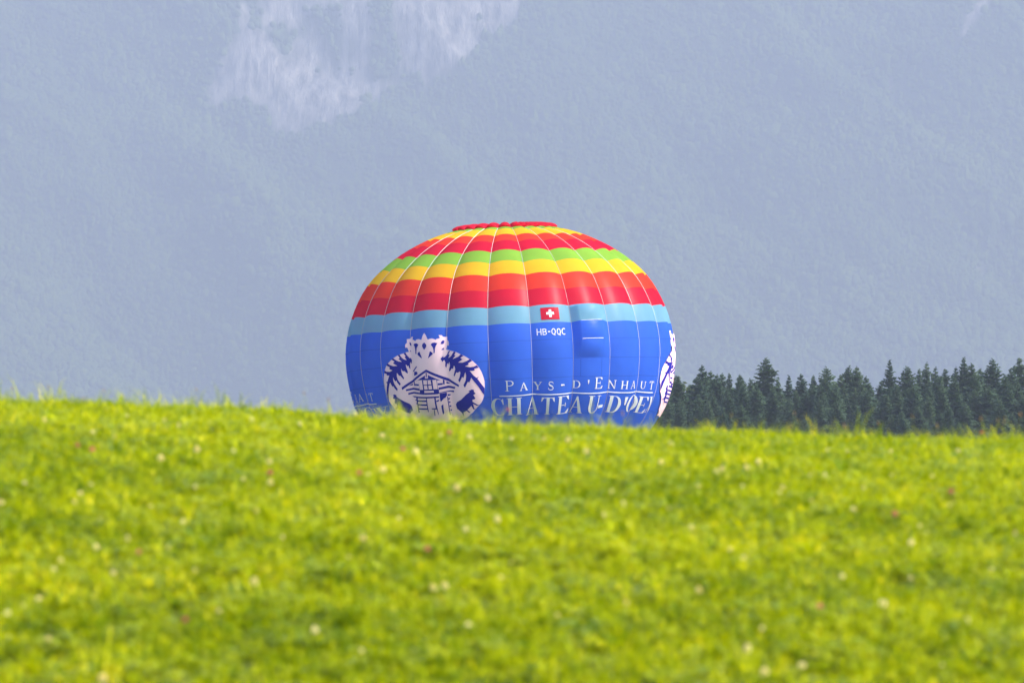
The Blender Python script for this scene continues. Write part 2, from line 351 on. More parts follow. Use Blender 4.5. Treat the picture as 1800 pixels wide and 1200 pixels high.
def surf_n(th, q, off=0.0, gore=None, offf=None):
    kk = np.round(th / GOREW) if gore is None else gore
    f = (lambda a, b: surf(a, b, off, kk)) if offf is None else (lambda a, b: surf(a, b, offf(a, b), kk))
    P = f(th, q); e = 2e-3
    dt = f(th + e, q) - f(th - e, q); dq = f(th, q + .02) - f(th, q - .02)
    nn = np.cross(dq, dt); nn /= np.linalg.norm(nn, axis=-1, keepdims=True) + 1e-12
    return P, nn
balloon = empty('hot_air_balloon', (0, 0, 0))
TILT = R(2.4)
C0 = np.array([-0.103, 294.0, 12.477]); ax = np.array([-math.sin(TILT), 0, math.cos(TILT)]); bl = C0 - ax * HB
balloon.location = tuple(bl); balloon.rotation_euler = (0, -TILT, 0)
tag(balloon, 'striped rainbow and blue hot air balloon with papercut emblem, half hidden by the grassy crest', 'hot air balloon')
def panel(name, k, t0, t1, q0, q1, mat, parent, nt_=10, nq=None, offf=None, off=0.0):
    nq = nq or max(2, int((q1 - q0) / .34))
    th = (k + np.linspace(t0, t1, nt_ + 1)) * GOREW; qq = np.linspace(q0, q1, nq + 1)
    T_, Q_ = np.meshgrid(th, qq); P, nn = surf_n(T_, Q_, off, k, offf)
    w_ = nt_ + 1; f = [(j * w_ + i, (j + 1) * w_ + i, (j + 1) * w_ + i + 1, j * w_ + i + 1) for j in range(nq) for i in range(nt_)]
    return mesh_obj(name, P.reshape(-1, 3), f, mat, parent, True, nn.reshape(-1, 3))
ROWS = [(2.55, 3.105, GREEN), (3.105, 4.201, YELLOW), (4.201, 5.057, ORANGE), (5.057, 6.063, CRIMSON), (6.063, 7.03, GREEN), (7.03, 7.985, YELLOW), (7.985, 8.956, ORANGE), (8.956, 9.904, CRIMSON), (9.904, 10.839, CYAN),
        (10.839, 11.739, BLUE), (11.739, 12.711, BLUE), (12.711, 13.659, BLUE), (13.659, 14.595, BLUE), (14.595, 15.606, BLUE), (15.606, 18.0, BLUE), (18.0, QEND, BLUE)]
def tape(name, th, q0, q1, width, off, mat, parent, gore=None, n_=None):
    n_ = n_ or max(2, int((q1 - q0) / .3)); q = np.linspace(q0, q1, n_ + 1); r = np.interp(q, QL, CV[:, 1])
    dth = width / 2 / np.maximum(r, .3)
    a = surf(th - dth, q, off, gore); b = surf(th + dth, q, off, gore); c = surf(th + 0 * q, q, off + .012, gore)
    v = np.concatenate([a, c, b]); w_ = n_ + 1
    f = [(i, i + 1, w_ + i + 1, w_ + i) for i in range(n_)] + [(w_ + i, w_ + i + 1, 2 * w_ + i + 1, 2 * w_ + i) for i in range(n_)]
    return mesh_obj(name, v, f, mat, parent)
VT0, VT1 = -0.333, 0.207
for k in range(-12, 12):
    if -8 <= k <= 8:
        gr = bpy.data.objects.new('gore', None); C.objects.link(gr); gr.parent = balloon
        vent = (k == 2)
        for (q0, q1, mt) in ROWS:
            if vent and 9.8 < q0 < 12.5:
                lo_, hi_ = 9.904, 12.711
                wq = lambda b: sst(lo_, lo_ + .14, b) * (1 - np.clip((b - hi_ + 1.5) / 1.5, 0, 1) ** 1.6)
                dl = lambda a, b: 0.27 * np.clip((a / GOREW - 2 + .5) / (.5 + VT0), 0, 1) * wq(b)
                dr = lambda a, b: 0.25 * np.clip((.5 - (a / GOREW - 2)) / (.5 - VT1), 0, 1) * wq(b)
                panel('side_panel', k, -.5, VT0, q0, q1, mt, gr, 4, 12, dl)
                panel('side_panel', k, VT1, .5, q0, q1, mt, gr, 4, 12, dr)
                qm0, qm1 = q0, q1
                def fl(a, b, qm0=qm0, qm1=qm1):
                    t = np.clip((a / GOREW - 2 - (VT0 + VT1) / 2) / ((VT1 - VT0) / 2), -1, 1); v = np.clip((b - qm0) / (qm1 - qm0), 0, 1)
                    return wq(b) * (.26 + .02 * (1 - np.abs(t) ** 4.0)) + .06 * np.sin(np.pi * v) * (1 - t * t)
                panel('vent_flap', k, VT0, VT1, q0, q1, mt, gr, 10, 12, fl)
            else:
                panel('fabric_panel', k, -.5, .5, q0, q1, mt, gr)
        # horizontal seams of the blue cloth, sewn double
        V, F = [], []
        for q in (11.739, 12.711, 13.659, 14.595, 15.606):
            if vent and q < 12: continue
            th = (k + np.linspace(-.49, .49, 11)) * GOREW; a = surf(th, q - .011 + 0 * th, .012, k); b = surf(th, q + .011 + 0 * th, .012, k)
            i0 = len(V); V += list(a) + list(b); F += [(i0 + i, i0 + 11 + i, i0 + 12 + i, i0 + i + 1) for i in range(10)]
        tag(mesh_obj('cross_seam', V, F, SEAM, gr), kind='stuff')
        if vent:
            for tt in (VT0, VT1):
                q = np.linspace(12.75, 13.64, 5); th = (2 + tt) * GOREW
                a = surf(th - .0014 + 0 * q, q, .014, 2); b = surf(th + .0014 + 0 * q, q, .014, 2)
                mesh_obj('flap_seam', list(a) + list(b), [(i, i + 1, 6 + i, 5 + i) for i in range(4)], SEAM, gr)
        if vent:
            for q in (10.845, 11.745):
                th = (2 + np.linspace(VT0 + .01, VT1 - .01, 9)) * GOREW
                t = np.linspace(-1, 1, 9); o_ = (.285 if q < 11 else .235) + .02 * (1 - np.abs(t) ** 4)
                a = surf(th, q - .009 + 0 * th, o_, 2); b = surf(th, q + .008 + 0 * th, o_ + .005, 2)
                mesh_obj('flap_tape', list(a) + list(b), [(i, 9 + i, 10 + i, i + 1) for i in range(8)], WHITE, gr)
    else:                                   # the far side, never in view: one cloth per gore
        qs = sorted({r_[0] for r_ in ROWS} | {QEND}); th = (k + np.linspace(-.5, .5, 7)) * GOREW
        qq = np.array(sorted(set(np.concatenate([np.linspace(a, b, 3) for a, b, _ in ROWS]).round(4)))); T_, Q_ = np.meshgrid(th, qq); P, nn = surf_n(T_, Q_, 0.0, k)
        f = [(j * 7 + i, (j + 1) * 7 + i, (j + 1) * 7 + i + 1, j * 7 + i + 1) for j in range(len(qq) - 1) for i in range(6)]
        pal = [BLUE, CYAN, CRIMSON, ORANGE, YELLOW, GREEN]
        mi = [pal.index(next(m_ for a, b, m_ in ROWS if a - 1e-3 <= .5 * (qq[j] + qq[j + 1]) <= b + 1e-3)) for j in range(len(qq) - 1) for i in range(6)]
        mesh_obj('gore', P.reshape(-1, 3), f, pal, balloon, True, nn.reshape(-1, 3), mi)
for k in range(24):
    tape('load_tape', (k - 12 + .5) * GOREW, 2.7, QEND - .02, .015, .028, TAPE, balloon, k - 12)
# parachute valve: red cloth gathered in puffs round the crown opening
nth = 240; prof = np.array([(215.5, 82), (217.5, 90.5), (220.5, 93), (224.0, 88), (226.0, 76), (225, 60), (222, 40), (220, 18), (219, 0.5)]) * U
prof = spline(prof, 4); V, F = [], []
for i in range(nth):
    th = 2 * math.pi * i / nth; tau = th / GOREW - round(th / GOREW); c_ = math.cos(math.pi * tau); td = math.degrees(th)
    ruf = 0.5 + 0.5 * math.sin((td - 20) * 0.9 + 1.3 * math.sin(td * .31)) if 15 < td < 150 else None
    for j, (s_, r_) in enumerate(prof):
        u = j / (len(prof) - 1); amp = max(0, 1 - abs(u - .38) / .42)
        puff = (abs(c_) ** .6) if ruf is None else 0.40 + .55 * (0.5 + 0.5 * math.sin((td * 1.1 + u * 7) + 1.1 * math.sin(td * .37 + 3 * u)))
        kf = 1 - .10 * amp * (1 - puff); dz = -(1 - puff) * .22 * amp
        V.append((r_ * kf * math.sin(th), -r_ * kf * math.cos(th), s_ + dz + HB))
L_ = len(prof)
for i in range(nth):
    i2 = (i + 1) % nth
    for j in range(L_ - 1): F.append((i * L_ + j, i2 * L_ + j, i2 * L_ + j + 1, i * L_ + j + 1))
mesh_obj('parachute_valve', V, F, CRIMSON, balloon)

# print on the cloth: polygons in (degrees round the envelope, metres down its side)
def decal(name, layers, mats, parent, rot=0.0):
    """layers: list of (material index, polygons, height over the cloth); cut along the cloth's own facets so it lies on them"""
    V, F, MI, NR = [], [], [], []
    for mi, polys, off in layers:
        bm = bmesh.new()
        for pi, poly in enumerate(polys):
            vs = [bm.verts.new((x, y, 0)) for x, y in poly]
            try: bm.faces.new(vs)
            except ValueError: pass
        bm.normal_update()
        bmesh.ops.triangulate(bm, faces=bm.faces[:], ngon_method='EAR_CLIP')
        xs = [v.co.x for v in bm.verts]; ys = [v.co.y for v in bm.verts]
        for i in range(math.floor(min(xs) / 1.5), math.ceil(max(xs) / 1.5) + 1):
            bmesh.ops.bisect_plane(bm, geom=bm.verts[:] + bm.edges[:] + bm.faces[:], dist=1e-5, plane_co=(i * 1.5, 0, 0), plane_no=(1, 0, 0))
        for i in range(math.floor(min(ys) / .3), math.ceil(max(ys) / .3) + 1):
            bmesh.ops.bisect_plane(bm, geom=bm.verts[:] + bm.edges[:] + bm.faces[:], dist=1e-5, plane_co=(0, i * .3, 0), plane_no=(0, 1, 0))
        i0 = len(V); bm.verts.index_update()
        th = np.radians(np.array([v.co.x for v in bm.verts]) + rot); q = np.array([v.co.y for v in bm.verts])
        P, nn = surf_n(th, q, off); V += list(P); NR += list(nn)
        for f in bm.faces:
            ii = [i0 + v.index for v in f.verts]; c = f.normal.z
            F.append(ii if c < 0 else ii[::-1]); MI.append(mi)
        bm.free()
    return mesh_obj(name, V, F, mats, parent, True, NR, MI)
def strip(pts, ws):
    """a pen stroke as quads: points with a width each"""
    out = []; n_ = len(pts); L, Rr = [], []
    for i in range(n_):
        a = np.array(pts[max(0, i - 1)]); b = np.array(pts[min(n_ - 1, i + 1)]); d = b - a; d = d / (np.hypot(*d) + 1e-9); nn = np.array([-d[1], d[0]]) * ws[i] / 2
        L.append(np.array(pts[i]) + nn); Rr.append(np.array(pts[i]) - nn)
    for i in range(n_ - 1): out.append([tuple(L[i]), tuple(L[i + 1]), tuple(Rr[i + 1]), tuple(Rr[i])])
    return out
def rc(x0, y0, x1, y1): return [(x0, y0), (x1, y0), (x1, y1), (x0, y1)]
def ring(cx, cy, ax_, ay_, bx, by_, a0, a1, n_=22, shift=0.0):
    """band between an outer and an inner ellipse from angle a0 to a1"""
    o_ = []
    for i in range(n_):
        p, q = R(a0 + (a1 - a0) * i / n_), R(a0 + (a1 - a0) * (i + 1) / n_)
        o_.append([(cx + ax_ * math.cos(p), cy + ay_ * math.sin(p)), (cx + ax_ * math.cos(q), cy + ay_ * math.sin(q)), (cx + shift + bx * math.cos(q), cy + by_ * math.sin(q)), (cx + shift + bx * math.cos(p), cy + by_ * math.sin(p))])
    return o_
def serif(ch, st, tn, sf):
    """serif capital in the unit square: thick stem st, hairline tn, serif height sf"""
    if ch == 'H': return [rc(.10, sf, .10 + st, 1 - sf), rc(.90 - st, sf, .90, 1 - sf), rc(.10 + st, .47, .90 - st, .47 + sf * 1.1)] + [rc(x, y, x + st + .17, y + sf) for x in (.015, .815 - st) for y in (0, 1 - sf)]
    if ch == 'A': return [[(.10, sf), (.10 + tn, sf), (.50, .88), (.47, 1)], [(.43, .93), (.47, 1), (.54, 1), (.93, sf), (.92 - st * 1.05, sf)], rc(.27, .33, .66, .33 + sf), rc(0, 0, .28, sf), rc(.84 - st, 0, 1, sf)]
    if ch == 'T': return [rc(.5 - st / 2, sf, .5 + st / 2, 1 - sf), rc(.03, 1 - sf, .97, 1), rc(.33 - st * .2, 0, .67 + st * .2, sf), [(.03, 1 - sf), (.0, .76), (.05, .76), (.20, 1 - sf)], [(.97, 1 - sf), (1, .76), (.95, .76), (.80, 1 - sf)]]
    if ch == 'E': return [rc(.10, sf, .10 + st, 1 - sf), rc(.0, 1 - sf, .88, 1), rc(.0, 0, .92, sf), rc(.10 + st, .48, .62, .48 + sf), [(.88, 1 - sf), (.92, .77), (.86, .77), (.68, 1 - sf)], [(.92, sf), (1, .26), (.94, .26), (.70, sf)], [(.62, .40), (.67, .40), (.67, .63), (.62, .63)]]
    if ch == 'P': return [rc(.14, sf, .14 + st, 1 - sf), rc(0, 0, .28 + st, sf), rc(0, 1 - sf, .14 + st, 1)] + ring(.48, .735, .50, .265, .50 - st, .265 - sf, -90, 90, 14) + [rc(.14 + st, 1 - sf, .48, 1), rc(.14 + st, .47, .48, .47 + sf)]
    if ch == 'D': return [rc(.10, sf, .10 + st, 1 - sf), rc(0, 0, .10 + st, sf), rc(0, 1 - sf, .10 + st, 1)] + ring(.42, .5, .57, .5, .57 - st * 1.1, .5 - sf, -90, 90, 18) + [rc(.10 + st, 1 - sf, .42, 1), rc(.10 + st, 0, .42, sf)]
    if ch == 'U': return [rc(.10, .34, .10 + st, 1 - sf), rc(.0, 1 - sf, .24 + st, 1), rc(.86 - tn, .34, .86, 1 - sf), rc(.68, 1 - sf, 1, 1)] + ring(.48, .34, .38, .34, .38 - tn, .34 - sf * 1.3, 270, 360, 9) + ring(.48, .34, .38, .34, .38 - st, .34 - sf * 1.3, 180, 270, 9)
    if ch == 'N': return [rc(.10, sf, .10 + tn, 1 - sf), rc(.86 - tn, .03, .86, 1 - sf), [(.02, 1), (.02 + st * 1.25, 1), (.86, 0), (.86 - st * .7, 0)], rc(0, 0, .28, sf), rc(.68, 1 - sf, 1, 1)]
    if ch == 'Y': return [rc(.5 - st / 2, sf, .5 + st / 2, .45), [(.10, 1 - sf), (.12 + st * 1.2, 1 - sf), (.5 + st / 2, .45), (.5 - st / 2, .45)], [(.84, 1 - sf), (.90, 1 - sf), (.5 + st / 2, .45), (.5, .45)], rc(0, 1 - sf, .36, 1), rc(.70, 1 - sf, 1, 1), rc(.30, 0, .70, sf)]
    if ch == 'X': return [[(.08, 1 - sf), (.10 + st * 1.2, 1 - sf), (.94, sf), (.92 - st * 1.2, sf)], [(.82, 1 - sf), (.82 + tn, 1 - sf), (.14 + tn, sf), (.14, sf)], rc(0, 1 - sf, .40, 1), rc(.66, 1 - sf, 1, 1), rc(0, 0, .34, sf), rc(.58, 0, 1, sf)]
    if ch == 'C': return ring(.55, .5, .55, .5, .55 - st * 1.05, .5 - sf, 68, 292, 26, .05) + [[(.756, .964), (.80, .90), (.92, .98), (.95, .98), (.98, .66), (.92, .66), (.86, .80), (.78, .90)], [(.756, .036), (.98, .20), (.99, .17), (.86, .05)]]
    if ch == 'O': return ring(.5, .5, .5, .5, .5 - st, .5 - sf, 0, 360, 32)
    if ch == 'S':
        pts = [(.86, .70), (.84, .86), (.70, .955), (.48, .975), (.26, .92), (.17, .78), (.24, .64), (.50, .52), (.78, .40), (.87, .24), (.76, .09), (.50, .025), (.26, .05), (.12, .16), (.09, .32)]
        return strip(pts, [.03, tn, tn, tn, tn * 1.3, st * .8, st, st * 1.05, st, st * .8, tn * 1.3, tn, tn, tn, .03])
    if ch == '-': return [rc(0, 0, 1, 1)]
    if ch == "'": return [[(.0, 1), (1, 1), (.7, 0), (.3, 0)]]
def sans(ch):
    w_ = .18; h_ = .12
    if ch == 'H': return [rc(0, 0, w_, 1), rc(1 - w_, 0, 1, 1), rc(w_, .44, 1 - w_, .44 + h_)]
    if ch == 'B': return [rc(0, 0, w_, 1)] + ring(.5, .745, .44, .255, .44 - w_, .255 - h_, -90, 90, 10) + ring(.5, .275, .5, .275, .5 - w_, .275 - h_, -90, 90, 10) + [rc(w_, 1 - h_, .5, 1), rc(w_, 0, .5, h_), rc(w_, .44, .5, .44 + h_)]
    if ch == 'Q': return ring(.5, .52, .5, .48, .5 - w_, .48 - h_, 0, 360, 24) + [[(.50, .14), (.68, .20), (.98, -.06), (.74, -.06)]]
    if ch == 'C': return ring(.56, .5, .56, .5, .56 - w_, .5 - h_, 55, 305, 20)
    if ch == '-': return [rc(0, 0, 1, 1)]
def place(polys, box):
    _, t0, t1, qa, qb = box
    return [[(t0 + (t1 - t0) * x, qb + (qa - qb) * y) for x, y in p] for p in polys]
TOP = [["P",-2.25,0.802,13.733,14.267],["A",2.786,5.772,13.865,14.282],["Y",7.718,10.786,13.869,14.29],["S",12.75,14.936,13.863,14.301],["-",17.583,18.897,14.023,14.097],["D",22.439,25.084,13.874,14.267],["'",27.65,28.28,13.835,14.035],["E",30.576,34.028,13.715,14.298],["N",37.293,40.429,13.894,14.34],["H",42.272,45.675,13.924,14.332],["A",47.209,50.651,13.919,14.337],["U",53.839,56.431,13.967,14.357],["T",58.253,61.261,13.938,14.367]]
BIG = [["C",-7.89,-3.025,14.657,15.629],["H",-2.057,3.576,14.636,15.572],["A",5.005,9.865,14.672,15.663],["T",10.555,15.433,14.684,15.625],["E",16.585,21.629,14.647,15.639],["A",21.905,27.017,14.702,15.635],["U",28.656,34.073,14.663,15.63],["-",33.67,36.2,15.206,15.37],["D",38.275,43.987,14.719,15.646],["'",45.308,47.07,14.76,15.198],["O",47.595,54.56,14.694,15.653],["E",54.394,60.581,14.761,15.663],["X",60.6,66.8,14.74,15.62]]
REG = [["H",9.469,11.03,11.157,11.494],["B",11.435,12.842,11.174,11.499],["-",13.239,14.046,11.311,11.364],["Q",14.463,15.94,11.178,11.513],["Q",16.354,17.807,11.182,11.524],["C",18.154,19.764,11.169,11.509]]
PINK_POLY = [[[-30.374,11.111],[-29.729,11.243],[-29.229,11.382],[-28.958,11.461],[-28.25,11.427],[-27.421,11.407],[-26.609,11.446],[-26.183,11.491],[-25.819,11.449],[-25.238,11.422],[-24.729,11.404],[-24.798,11.325],[-25.19,11.255],[-24.173,11.252],[-23.665,11.335],[-22.985,11.345],[-22.142,11.331],[-22.138,11.501],[-21.546,11.609],[-21.527,11.729],[-21.711,11.815],[-22.341,11.778],[-22.526,11.876],[-22.794,12.004],[-21.634,12.034],[-20.983,12.07],[-19.509,12.131],[-18.406,12.179],[-16.744,12.306],[-15.939,12.36],[-13.751,12.548],[-13.009,12.64],[-11.504,12.874],[-10.863,13.016],[-10.196,13.236],[-9.839,13.414],[-9.441,13.674],[-9.433,13.895],[-9.577,14.115],[-9.944,14.424],[-10.146,14.511],[-10.457,14.644],[-11.188,14.817],[-11.963,14.921],[-12.758,15.027],[-13.852,15.168],[-14.642,15.293],[-15.778,15.409],[-17.01,15.556],[-19.891,15.758],[-28.833,15.816],[-39.358,15.81],[-46.151,15.428],[-47.042,15.066],[-47.857,14.885],[-48.396,14.743],[-50.457,14.437],[-50.947,14.083],[-51.464,13.995],[-51.547,13.678],[-51.409,13.453],[-50.908,13.229],[-49.948,13.009],[-49.472,12.912],[-48.728,12.817],[-47.313,12.611],[-46.673,12.538],[-44.541,12.342],[-43.708,12.272],[-41.803,12.144],[-41.05,12.121],[-39.623,12.074],[-38.935,12.021],[-37.758,11.99],[-38.121,11.848],[-38.374,11.747],[-38.902,11.794],[-39.101,11.684],[-38.906,11.586],[-38.387,11.518],[-38.553,11.338],[-37.713,11.325],[-37.166,11.315],[-36.598,11.234],[-35.579,11.241],[-35.85,11.376],[-34.989,11.418],[-34.376,11.485],[-33.819,11.413],[-32.74,11.397],[-31.884,11.436],[-31.471,11.459],[-31.252,11.335],[-30.814,11.194]]]
NAVY_POLY = [[[-37.555,11.49],[-36.972,11.508],[-36.477,11.605],[-36.356,11.696],[-36.828,11.69],[-37.327,11.633],[-37.586,11.55]],[[-35.159,11.641],[-34.556,11.6],[-33.422,11.607],[-32.798,11.678],[-33.065,11.752],[-33.525,11.835],[-33.75,12.007],[-33.806,12.152],[-34.268,12.129],[-34.258,12.002],[-34.338,11.866],[-34.655,11.745]],[[-30.283,11.595],[-29.609,11.687],[-29.394,11.766],[-29.701,11.859],[-30.352,11.96],[-30.918,11.849],[-31.19,11.751],[-30.979,11.666]],[[-32.262,12.039],[-32.046,12.137],[-31.544,12.295],[-31.435,12.392],[-32.211,12.309],[-33.106,12.206],[-33.346,12.146],[-32.961,12.072]],[[-28.235,12.053],[-27.757,12.076],[-27.17,12.158],[-27.254,12.205],[-28.116,12.304],[-29.088,12.41],[-28.739,12.279],[-28.405,12.148]],[[-27.829,11.72],[-27.413,11.645],[-26.606,11.621],[-25.495,11.656],[-25.825,11.742],[-26.163,11.837],[-26.381,11.951],[-26.498,12.144],[-26.902,12.16],[-26.862,12.025],[-27.034,11.889],[-27.425,11.79]],[[-24.418,11.709],[-24.286,11.611],[-23.909,11.533],[-23.227,11.515],[-23.168,11.595],[-23.421,11.693],[-23.794,11.716]],[[-37.101,11.906],[-36.53,12.001],[-37.378,11.983]],[[-24.279,12.014],[-23.446,11.891],[-23.409,12.01]],[[-39.555,12.075],[-39.002,12.02],[-38.451,12.173],[-37.554,12.341],[-37.068,12.304],[-36.302,12.437],[-36.776,12.632],[-37.518,12.53],[-37.674,12.647],[-37.682,12.895],[-38.138,12.809],[-38.22,12.699],[-38.643,12.743],[-38.834,12.672],[-39.141,12.629],[-39.047,12.787],[-38.655,13.008],[-38.835,13.114],[-39.499,13.016],[-39.93,12.952],[-40.303,12.976],[-40.742,12.902],[-40.949,12.802],[-41.01,12.957],[-40.812,13.135],[-40.278,13.315],[-40.586,13.377],[-41.554,13.188],[-42.142,13.171],[-42.631,13.045],[-42.89,13.031],[-43.086,13.204],[-42.841,13.382],[-41.939,13.591],[-42.406,13.673],[-43.29,13.509],[-43.534,13.408],[-44.077,13.447],[-44.682,13.299],[-44.808,13.21],[-45.016,13.384],[-44.694,13.584],[-43.591,13.837],[-43.972,13.944],[-44.856,13.804],[-45.48,13.667],[-45.896,13.708],[-46.466,13.572],[-46.665,13.483],[-47.295,13.546],[-48.399,13.787],[-49.262,14.033],[-50.311,14.447],[-50.69,14.219],[-50.781,13.991],[-49.656,13.719],[-48.796,13.52],[-49.638,13.463],[-48.443,13.432],[-47.031,13.196],[-46.66,13.121],[-48.233,13.113],[-48.237,13.036],[-49.746,12.998],[-49.581,12.921],[-48.728,12.817],[-47.256,12.563],[-44.338,12.305],[-41.796,12.124]],[[-24.676,12.451],[-23.687,12.323],[-23.659,12.412],[-23.213,12.377],[-22.409,12.255],[-21.651,12.083],[-21.065,12.069],[-19.509,12.131],[-18.918,12.165],[-16.744,12.306],[-16.075,12.359],[-13.751,12.548],[-13.134,12.63],[-11.512,12.894],[-11.049,13.004],[-12.543,13.047],[-12.387,13.126],[-13.241,13.147],[-14.152,13.129],[-12.967,13.379],[-11.996,13.511],[-11.174,13.465],[-11.729,13.557],[-9.553,14.071],[-9.9,14.425],[-10.388,14.303],[-11.653,13.952],[-12.967,13.675],[-13.828,13.493],[-14.027,13.578],[-14.646,13.726],[-15.074,13.679],[-16.374,13.977],[-16.839,13.854],[-15.799,13.609],[-15.496,13.372],[-15.702,13.197],[-16.073,13.303],[-16.5,13.485],[-17.018,13.428],[-18.104,13.696],[-18.612,13.597],[-17.89,13.402],[-17.518,13.209],[-17.719,13.143],[-18.506,13.215],[-19.071,13.18],[-20.018,13.408],[-20.261,13.33],[-19.395,13.027],[-19.511,12.896],[-19.865,12.846],[-20.182,12.971],[-20.446,13.009],[-20.827,12.979],[-21.782,13.143],[-22.149,13.065],[-21.478,12.85],[-21.588,12.635],[-22.189,12.77],[-22.56,12.709],[-22.984,12.94],[-23.311,12.857],[-23.151,12.663],[-23.404,12.542],[-23.651,12.539],[-24.068,12.633]],[[-41.842,13.78],[-30.105,12.95],[-28.048,13.105],[-22.788,13.469],[-18.509,13.827],[-18.663,13.93],[-23.226,13.595],[-28.15,13.235],[-30.209,13.075],[-41.772,13.914]],[[-30.443,13.106],[-30.049,13.109],[-30.135,13.337],[-30.567,13.334]],[[-35.424,13.528],[-30.745,13.245],[-31.026,13.402],[-29.74,13.405],[-29.698,13.231],[-25.353,13.552],[-26.341,13.539],[-28.368,13.49],[-33.979,13.463]],[[-33.988,13.47],[-26.586,13.505],[-26.598,14.02],[-26.53,14.177],[-29.097,14.173],[-32.209,14.149],[-34.269,14.146],[-34.109,13.99]],[[-36.256,13.657],[-34.17,13.679],[-34.176,13.757],[-36.417,13.747]],[[-36.702,13.535],[-36.158,13.524],[-36.438,13.759],[-36.981,13.76]],[[-39.086,13.744],[-37.549,13.638],[-37.567,13.727]],[[-40.314,13.902],[-37.564,13.863],[-34.182,13.901],[-34.146,14.012],[-37.674,13.963],[-40.353,13.991]],[[-39.697,14.104],[-37.811,14.078],[-34.107,14.117],[-29.092,14.169],[-26.525,14.172],[-26.832,14.239],[-32.814,14.219],[-37.776,14.171],[-39.744,14.193]],[[-38.462,14.288],[-36.438,14.325],[-31.074,14.332],[-26.563,14.344],[-26.655,14.422],[-31.216,14.421],[-36.639,14.408],[-37.893,14.371]],[[-26.34,13.913],[-23.065,13.855],[-20.107,13.926],[-20.294,14.026],[-23.162,13.977],[-26.371,14.023]],[[-28.075,14.002],[-26.274,14.002],[-26.35,14.224],[-28.154,14.212]],[[-26.455,14.178],[-23.354,14.12],[-20.753,14.117],[-20.945,14.208],[-23.404,14.175],[-26.263,14.214]],[[-23.389,13.626],[-21.919,13.774],[-23.479,13.747]],[[-24.519,13.509],[-23.983,13.561],[-24.07,13.77],[-24.614,13.761]],[[-26.441,13.691],[-24.661,13.694],[-24.732,13.782],[-26.454,13.79]],[[-26.275,14.225],[-23.718,14.203],[-23.797,14.361],[-24.225,14.42],[-24.418,14.462],[-25.054,14.495],[-26.332,14.656],[-26.441,14.562]],[[-26.486,14.865],[-25.658,14.787],[-26.114,15.287],[-26.749,15.36],[-26.671,15.152]],[[-23.588,14.297],[-22.44,14.321],[-22.733,14.385],[-23.605,14.388]],[[-23.649,14.503],[-22.925,14.509],[-23.08,14.588],[-23.579,14.575]],[[-23.638,14.693],[-23.052,14.697],[-23.078,14.783],[-23.45,14.783]],[[-23.694,14.912],[-23.031,14.921],[-23.074,15.007],[-23.578,14.99]],[[-23.646,15.137],[-23.121,15.143],[-23.176,15.228],[-23.612,15.212]],[[-23.842,14.406],[-23.556,14.412],[-23.723,14.986],[-24.009,15.449],[-24.307,15.439],[-24.013,14.976]],[[-37.061,14.412],[-36.103,14.404],[-37.53,15.263],[-37.973,15.245]],[[-36.398,14.523],[-31.764,14.521],[-31.814,14.6],[-36.488,14.607]],[[-36.709,14.731],[-31.97,14.726],[-31.952,14.808],[-36.851,14.821]],[[-36.966,14.974],[-32.161,14.939],[-32.245,15.011],[-37.176,15.067]],[[-37.706,14.505],[-36.888,14.504],[-37.056,14.565],[-37.702,14.553]],[[-37.686,14.688],[-36.985,14.686],[-37.12,14.775],[-37.661,14.764]],[[-31.873,14.418],[-31.495,14.42],[-32.198,15.145],[-32.606,15.146]],[[-28.503,14.42],[-27.923,14.416],[-28.284,14.954],[-28.782,14.947]],[[-30.459,14.944],[-28.071,14.957],[-28.231,15.039],[-30.502,15.003]],[[-28.474,14.398],[-27.989,14.403],[-28.12,14.956],[-28.616,14.949]],[[-29.751,15.033],[-29.403,15.036],[-29.826,15.375],[-30.189,15.372]],[[-27.977,14.573],[-26.782,14.522],[-26.794,14.59],[-27.916,14.643]],[[-28.495,14.975],[-28.083,14.981],[-28.273,15.319],[-28.526,15.315]],[[-46.438,14.127],[-45.89,14.096],[-44.757,14.138],[-44.839,14.227],[-44.158,14.3],[-41.904,14.509],[-40.114,14.659],[-39.552,14.793],[-39.523,14.967],[-39.79,15.108],[-39.99,15.052],[-41.098,15.197],[-42.657,15.09],[-44.558,14.919],[-45.343,14.889],[-46.012,14.814],[-47.216,14.896],[-47.714,14.885],[-46.005,14.744],[-45.688,14.606],[-46.747,14.556],[-45.929,14.354],[-46.929,14.316],[-46.902,14.26],[-46.415,14.217]],[[-13.971,14.082],[-13.303,14.099],[-13.236,14.221],[-12.692,14.305],[-13.648,14.372],[-13.013,14.536],[-13.284,14.589],[-14.152,14.614],[-14.166,14.716],[-12.622,14.886],[-11.887,14.922],[-12.83,14.942],[-14.111,14.82],[-13.968,15.058],[-13.474,15.112],[-14.283,15.127],[-14.858,14.931],[-16.579,15.138],[-15.631,15.299],[-16.143,15.309],[-16.998,15.199],[-18.34,15.289],[-18.618,15.514],[-19.104,15.32],[-20.604,15.117],[-20.693,15.168],[-20.93,14.974],[-20.923,14.851],[-20.178,14.722],[-18.429,14.597],[-16.184,14.331],[-14.827,14.207],[-15.256,14.16]],[[-35.65,13.018],[-34.158,13.042],[-33.995,13.15],[-34.845,13.206],[-36.064,13.243]],[[-36.546,13.017],[-34.343,12.759],[-33.888,12.781],[-35.879,13.027]]]
